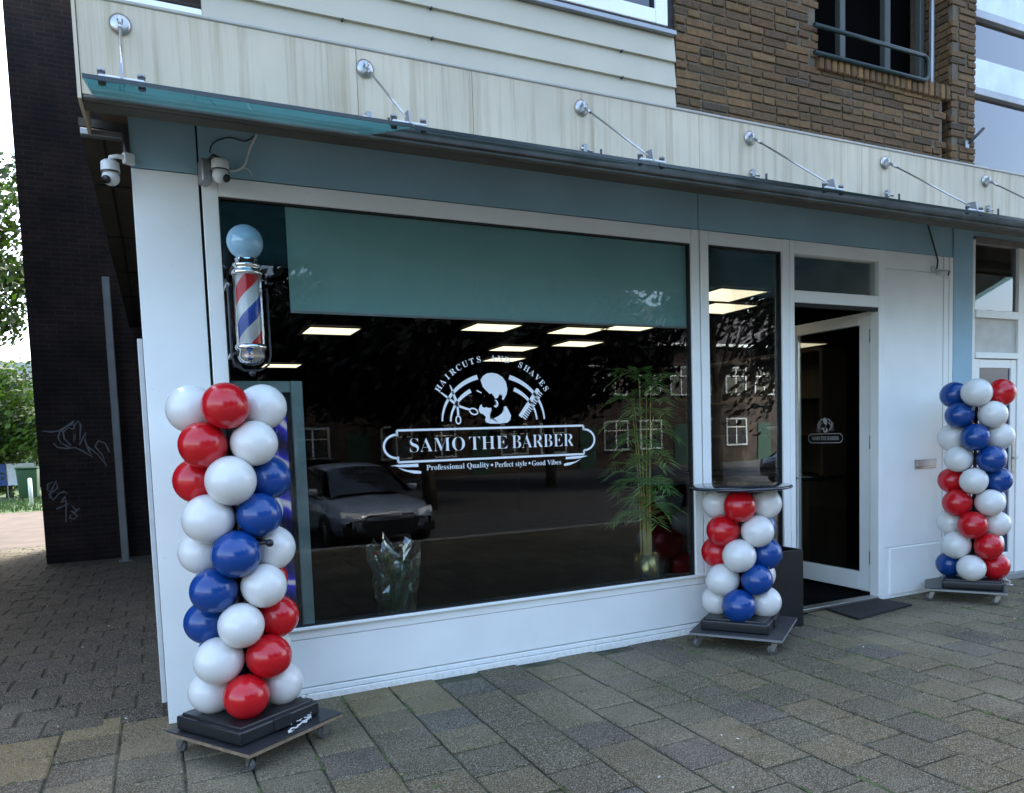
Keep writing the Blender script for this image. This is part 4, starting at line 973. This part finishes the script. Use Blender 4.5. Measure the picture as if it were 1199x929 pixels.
# ---------------- passage: dark brick pier, post, added shade block ----------------
pier = empty('brick_pier', (-1, 7.4, 0), 'tall dark brick wall end with pale graffiti at the back of the passage', 'brick wall'); pier.location = (0, 0, 0)
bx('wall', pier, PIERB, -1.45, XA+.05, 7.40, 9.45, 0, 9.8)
G = [[(-1.385, 1.777), (-1.286, 1.76), (-1.198, 1.772), (-1.105, 1.829), (-1.04, 1.857), (-1.011, 1.901)],
 [(-1.011, 1.901), (-1.105, 1.829), (-1.186, 1.757), (-1.211, 1.685), (-1.183, 1.61), (-1.098, 1.554), (-1.071, 1.577), (-1.141, 1.668), (-1.148, 1.756), (-1.081, 1.814), (-1.019, 1.783), (-1.014, 1.664), (-1.032, 1.591), (-1.015, 1.842), (-0.96, 1.899), (-0.938, 1.84), (-0.958, 1.662), (-0.982, 1.559), (-0.88, 1.749), (-0.9, 1.631), (-0.869, 1.511), (-0.824, 1.404), (-0.923, 1.483), (-1.022, 1.546), (-1.125, 1.535), (-1.225, 1.553), (-1.271, 1.613)],
 [(-0.879, 1.556), (-0.769, 1.447), (-0.661, 1.277), (-0.717, 1.445), (-0.788, 1.552), (-0.744, 1.626), (-0.667, 1.593), (-0.622, 1.471)],
 [(-1.305, 1.1), (-1.371, 1.06), (-1.376, 0.986), (-1.328, 0.954), (-1.261, 1.009), (-1.267, 1.113), (-1.339, 0.969), (-1.358, 0.882)],
 [(-1.366, 0.942), (-1.322, 0.85), (-1.253, 0.935), (-1.188, 0.96), (-1.152, 0.928), (-1.208, 0.857), (-1.236, 0.815), (-1.171, 0.84), (-1.165, 0.929), (-1.195, 0.544)],
 [(-1.292, 0.73), (-1.148, 0.794)], [(-1.112, 0.762), (-1.065, 0.699), (-1.024, 0.726), (-1.079, 0.67), (-1.129, 0.688)], [(-1.105, 0.671), (-1.057, 0.623), (-1.098, 0.581), (-1.148, 0.6), (-1.132, 0.644)]]
GM = mat('grey_spray_paint', (.20, .20, .20), .8)
for gg in (G[:3], G[3:]):
    b = MB()
    for i, g in enumerate(gg): strip(b, g, [.010+.012*abs(math.sin(q*1.3+i)) for q in range(len(g))], 7.396-.0005*i, GM)
    b.build('graffiti_tag', pier, recalc=False)
b = MB(); b.box(-.545, -.455, 6.95, 7.04, 0, 3.75, mat('pale_post_paint', (.26, .27, .25), .6), bev=.008); b.box(-.58, -.42, 6.92, 7.07, 0, .012, GREYM)
tag(b.build('metal_post'), 'pale square metal post in front of the dark brick pier', 'post')
shade_block = empty('added_shade_block', (-2, 1, 0), 'unseen dark brick block added beyond the left edge to shade the passage', 'building'); shade_block.location = (0, 0, 0)  # unseen block, added to hold off skylight and darken the passage
bx('wall', shade_block, PIERB, -9, -2.35, 1.0, 9.4, 0, 6.8)
bx('parapet', shade_block, GREYM, -9.05, -2.3, .95, 9.45, 6.8, 6.95)

# ---------------- trees ----------------
def leaf_mat(name, col):
    if name in MT: return MT[name]
    m = mat(name, (1, 1, 1), .6, noise_amt=.3, nscale=2, attr=True); n = m.node_tree.nodes; l = m.node_tree.links; p = n['Principled BSDF']
    tr = n.new('ShaderNodeBsdfTranslucent'); l.new(p.inputs['Base Color'].links[0].from_socket, tr.inputs[0]); mx = n.new('ShaderNodeMixShader'); mx.inputs[0].default_value = .4
    l.new(p.outputs[0], mx.inputs[1]); l.new(tr.outputs[0], mx.inputs[2]); l.new(mx.outputs[0], n['Material Output'].inputs[0]); return m
def tree(name, loc, h, crown_r, crown_h, n_leaf, leaf, col, label, seed, trunk_r=.18, clumps=26, group=None, low=None):
    rnd = random.Random(seed); t = empty(name, loc, label, 'tree', group); bark = mat('bark', (.07, .055, .04), .9, bump=.5, bscale=20)
    b = MB(); zc = h-crown_h/2 if low is None else low+crown_h/2; tp = [(0, 0, -.1)]
    for k in range(1, 7): tp.append((rnd.uniform(-.1, .1)*k*.4, rnd.uniform(-.1, .1)*k*.4, (h*.8)*k/6))
    b.tube(tp, [trunk_r*(1-.12*k) for k in range(7)], 9, bark)
    cs = []
    for i in range(clumps):
        a = rnd.uniform(0, 6.28); u = rnd.uniform(-1, 1); rr = (rnd.random())**.45; s_ = math.sqrt(max(0, 1-u*u))
        c = Vector((math.cos(a)*s_*rr*crown_r, math.sin(a)*s_*rr*crown_r, zc+u*rr*crown_h/2)); cs.append((c, rnd.uniform(.22, .42)*crown_r))
        if i % 2 == 0:
            s0 = Vector(tp[rnd.choice((2, 3, 4, 5))]); mid = s0.lerp(c, .5)+Vector((0, 0, .15*crown_h*.3)); b.tube([s0, mid, c], [trunk_r*.35, trunk_r*.2, trunk_r*.07], 6, bark)
    b.build('trunk', t)
    b = MB(); cl = col_layer(b.b); m = leaf_mat('foliage', None); b.mi(m)
    for i in range(n_leaf):
        c, r_ = rnd.choice(cs); d = Vector((rnd.gauss(0, 1), rnd.gauss(0, 1), rnd.gauss(0, .8))).normalized()*r_*rnd.uniform(.45, 1.08)
        p = c+d; n_ = (d.normalized()+Vector((rnd.gauss(0, .6), rnd.gauss(0, .6), rnd.gauss(.3, .6)))).normalized(); a = n_.orthogonal().normalized(); bb = n_.cross(a); s_ = leaf*rnd.uniform(.6, 1.4)
        f = b.quad(p-a*s_, p-bb*s_*.45, p+a*s_, p+bb*s_*.45, m); v = rnd.uniform(.65, 1.4)
        for lpp in f.loops: lpp[cl] = (col[0]*v, col[1]*v, col[2]*v, 1)
    b.build('crown', t, recalc=False); return t
tree('leafy_tree', (-4.6, 26, 0), 4.4, 2.2, 3.9, 16000, .10, (.22, .32, .06), 'bright green bushy tree seen past the left side of the brick pier', 1, .12, 34)
tree('leafy_tree', (-7.4, 29, 0), 4.6, 2.4, 3.6, 7000, .12, (.18, .28, .06), 'second green tree at the far left edge behind the bright one', 2, .14, 34)
tree('leafy_tree', (-4.6, 34, 0), 4.2, 2.6, 3.4, 7000, .12, (.2, .28, .07), 'olive green tree standing furthest back in the gap left of the pier', 7, .14, 34)
tree('overhanging_tree', (-4.0, 15, 0), 9.4, 2.5, 7.0, 12000, .085, (.18, .27, .05), 'loose branches with small leaves hanging in against the white sky', 3, .16, 22)
STG = 'street trees mirrored in the shop glass'
for i, (x, y, h, r, lb) in enumerate([(6.3, -14.5, 8.3, 2.9, 'broad dark street tree mirrored in the middle of the display window'), (-.6, -12.5, 5.9, 2.6, 'dark street tree mirrored behind the barber pole'),
        (3.0, -19, 7.0, 3.6, 'dark street tree mirrored above the parked silver car'), (12.5, -19.5, 7.6, 3.8, 'dark street tree mirrored behind the palm'), (17.5, -16.5, 11.5, 4.4, 'dark street tree mirrored in the narrow side window'),
        (24, -19, 13, 5.0, 'dark street tree mirrored in the open door glass'), (9.5, -24, 8.2, 4.2, 'round dark tree mirrored right of the lettering')]):
    tree('street_tree', (x, y, -.33), h, r, h-2.6, 9500, .17, (.035, .06, .025), lb, 40+i, .2, 34, STG)
# low things on the green verge
b = MB(); rnd = random.Random(3)
for i in range(3200):
    x, y = rnd.uniform(-7, -1.8), rnd.uniform(18.4, 24); h = rnd.uniform(.04, .16); a = rnd.uniform(0, 6.28); dx, dy = math.cos(a)*.02, math.sin(a)*.02
    f = b.b.faces.new([b.b.verts.new(q) for q in ((x-dx, y-dy, 0), (x+dx, y+dy, 0), (x+rnd.uniform(-.04, .04), y, h))])
b.mi(mat('grass_blades', (.07, .13, .025), .7)); tag(b.build('grass_tufts', recalc=False), 'rough green grass along the verge beyond the passage', 'grass', kind='stuff')
wb = empty('wheelie_bin', (-3.72, 23.5, 0), 'green wheeled rubbish bin on the verge beyond the passage', 'bin')
b = MB(); b.box(-.28, .28, -.3, .3, .1, .98, mat('green_plastic', (.02, .07, .025), .5), bev=.03, seg=2)
for v in b.b.verts:
    k = .82+.18*(v.co.z/.98); v.co.x *= k; v.co.y *= k
b.build('body', wb); bx('lid', wb, mat('green_plastic', (.02, .07, .025), .5), -.3, .3, -.34, .32, .985, 1.05, bev=.02)
b = MB(); b.cyl((-.24, .3, .1), (-.18, .3, .1), .1, m=RUBBER); b.cyl((.18, .3, .1), (.24, .3, .1), .1, m=RUBBER); b.build('wheels', wb)
bd = empty('site_hoarding', (-4.6, 25, 0), 'low blue and white boards standing behind the verge at the left edge', 'fence')
for i, (x, m_) in enumerate(((-2.4, 'w'), (-1.2, 'w'), (-.42, 'b'), (.12, 'w'))):
    wd = .75 if m_ == 'w' else .5
    b = MB(); b.box(x, x+wd, -.02, .02, .45, 1.15, mat('hoarding_white', (.6, .63, .66), .5) if m_ == 'w' else mat('hoarding_blue', (.03, .07, .25), .5), bev=.004); b.build('board', bd)
b = MB()
for x in (-2.4, -1.2, -.44, .1, .9): b.box(x-.02, x+.01, .022, .05, 0, 1.2, GREYM)
b.box(-2.4, .9, .022, .045, .5, .54, GREYM); b.build('frame', bd)
b = MB(); b.cyl((-3.28, 20.4, 0), (-3.28, 20.4, .75), .05, m=WHITEP); b.lathe([(.05, .75), (.04, .78), (0, .79)], (-3.28, 20.4, 0), 16, WHITEP); tag(b.build('bollard'), 'short white bollard on the verge left of the pier', 'bollard')
bx_ = MB(); bx_.box(-9.5, -4.0, 44, 52, 0, 6.3, mat('pale_render', (.4, .4, .38), .8)); fb = empty('distant_block', (0, 0, 0), 'grey apartment block beyond the trees at the far left', 'building'); bx_.build('wall', fb)
for z in (1.0, 3.6):
    for x in (-9, -7.6, -6.2, -4.9): bx('window', fb, BLUEG, x, x+.8, 43.95, 43.99, z, z+1.3)

# ---------------- opposite side of the street (seen mirrored in the glass) ----------------
hs = empty('row_house', (-4, -30, -.33), 'x', 'house', 'brick row houses mirrored in the shop glass', 0)
bx('wall', hs, FARB, -3, 3, -8, 0, 0, 6.6)
b = MB(); RT = mat('roof_tiles', (.04, .032, .03), .8, noise_amt=.3, nscale=5)
b.poly([(-3, .35, 6.6), (-3, -4, 9.4), (-3, -8.3, 6.6)], Vector((6, 0, 0)), RT); b.box(-3, 3, .25, .45, 6.5, 6.65, WHITE2); b.build('roof', hs)
HW = mat('weathered_white', (.45, .48, .48), .6)
DKG = mat('dark_window_glass', (.02, .025, .03), .05, spec=.9)
for z in (.9, 3.8):
    for x in (-1.9, .2, 1.9) if z > 1 else (-1.9, 1.9):
        f = frame('window', hs, x-.75, x+.75, z, z+1.6, .10, y0=.01, y1=.07, m=HW)
        b = MB(); b.box(x-.64, x+.64, .012, .03, z+.11, z+1.49, DKG); b.box(x-.03, x+.03, .03, .06, z+.1, z+1.5, WHITE2); b.box(x-.64, x+.64, .03, .058, z+1.05, z+1.1, WHITE2); b.build('pane', f)
b = MB(); b.box(-.35, .65, .01, .06, 0, 2.2, mat('door_green', (.02, .06, .04), .4), bev=.01); b.build('front_door', hs)
names = ['leftmost brick row house mirrored in the display window', 'brick row house mirrored above the parked car', 'brick row house mirrored behind the lettering', 'brick row house mirrored right of the lettering', 'brick row house mirrored behind the palm', 'brick row house mirrored at the right end of the display window', 'brick row house mirrored in the left half of the side window', 'brick row house mirrored in the right half of the side window', 'brick row house mirrored in the open door']
hs['label'] = names[0]
for i in range(1, 9):
    o = copy_tree(hs); o.location = (-4+6.0*i, -30, -.33); o['label'] = names[i]

# cars
def make_car(label, paint, loc, rz):
    car = empty('parked_car', loc, label, 'car', 'cars parked across the street', rz)
    # stations along x (front +x), half-width profile
    b = MB(); st = [(-2.15, .45, .62, .72), (-2.05, .30, .86, .84), (-1.3, .24, .93, .90), (0, .22, .90, .91), (1.0, .24, .86, .91), (1.7, .26, .78, .87), (2.05, .32, .66, .78), (2.15, .40, .55, .66)]
    prev = None
    for (x, zb, zt, hw) in st:
        pts = [(x, -hw*.9, zb), (x, -hw, zb+.15), (x, -hw, zt-.14), (x, -hw*.93, zt-.03), (x, -hw*.6, zt+.02), (x, 0, zt+.045), (x, hw*.6, zt+.02), (x, hw*.93, zt-.03), (x, hw, zt-.14), (x, hw, zb+.15), (x, hw*.9, zb)]
        ring = [b.b.verts.new(p) for p in pts]
        if prev:
            for i in range(len(ring)): f = b.b.faces.new((prev[i], prev[(i+1) % len(ring)], ring[(i+1) % len(ring)], ring[i])); f.smooth = True
        else: b.b.faces.new(ring)
        prev = ring
    b.b.faces.new(prev); b.mi(paint)
    roof = [(-1.75, .90, .68), (-1.2, 1.34, .58), (-.3, 1.42, .57), (.45, 1.36, .56), (1.15, .92, .70)]
    b.build('body', car)
    b = MB(); prev = None
    for (x, z, hw) in roof:
        ring = [b.b.verts.new(p) for p in ((x, -hw-.10*(1.42-z) if z > 1 else -hw, z-.05), (x, -hw*.8, z), (x, 0, z+.02), (x, hw*.8, z), (x, hw+.10*(1.42-z) if z > 1 else hw, z-.05))]
        if prev:
            for i in range(4): f = b.b.faces.new((prev[i], prev[i+1], ring[i+1], ring[i])); f.smooth = True; f.material_index = 0 if roof.index((x, z, hw)) in (2, 3) else 1
        prev = ring
    b.mi(paint); b.mi(DKG)
    for s in (-1, 1):
        vs = [(-1.7, s*.84, .88), (1.1, s*.84, .88), (.45, s*.60, 1.31), (-.3, s*.61, 1.37), (-1.2, s*.61, 1.29)]; f = b.b.faces.new([b.b.verts.new(v) for v in vs]); f.material_index = 1
    b.build('cabin', car)
    b = MB(); b.poly([(2.155, -.40, .27), (2.155, .40, .27), (2.15, .50, .5), (2.12, .40, .62), (2.12, -.40, .62), (2.15, -.50, .5)], Vector((.02, 0, 0)), BLACKP); b.build('grille', car)
    b = MB()
    for k in range(4):
        cyy = -.135+.09*k; b.tube([(2.185, cyy+.06*math.cos(a), .66+.06*math.sin(a)) for a in [2*math.pi*i/14 for i in range(15)]], .008, 6, CHROME)
    b.build('emblem', car)
    for s in (-1, 1):
        b = MB(); b.poly([(2.13, s*.56, .28), (2.08, s*.80, .30), (2.08, s*.80, .46), (2.13, s*.60, .44)], Vector((.03, 0, 0)), BLACKP); b.build('air_intake', car)
        b = MB(); b.poly([(2.12, s*.50, .56), (2.0, s*.80, .60), (1.95, s*.80, .70), (2.08, s*.50, .66)], Vector((.03, 0, 0)), mat('headlight_glass', (.75, .8, .82), .15, spec=.8)); b.build('headlight', car)
        b = MB(); b.box(.72, .86, s*.93-.09, s*.93+.09, .92, 1.03, paint, bev=.03, seg=2); b.build('mirror', car)
        for x in (-1.35, 1.35):
            b = MB(); b.lathe([(.2, -.1), (.3, -.1), (.32, -.06), (.32, .06), (.3, .1), (.2, .1)], (x, s*.82, .32), 28, RUBBER, ax=(0, 1, 0)); w_ = b.build('wheel', car)
            b = MB(); b.lathe([(0, -.05), (.2, -.08), (.2, .08), (0, .05)], (x, s*.82, .32), 20, STEEL, ax=(0, 1, 0)); b.build('rim', w_)
    return car
SILV = mat('silver_paint', (.22, .28, .36), .3, .1, noise_amt=.02, coat=1); WHP = mat('white_car_paint', (.62, .64, .66), .25, noise_amt=.02, coat=1); DKP = mat('dark_car_paint', (.03, .03, .035), .25, noise_amt=.02, coat=1)
make_car('silver car with dark grille mirrored at the lower left of the display window', SILV, (3.2, -9.9, -.33), R(85))
make_car('white car mirrored behind the silver one', WHP, (3.75, -16.5, -.33), R(90))
make_car('dark car mirrored low in the narrow side window', DKP, (19.5, -13.5, -.33), R(2))
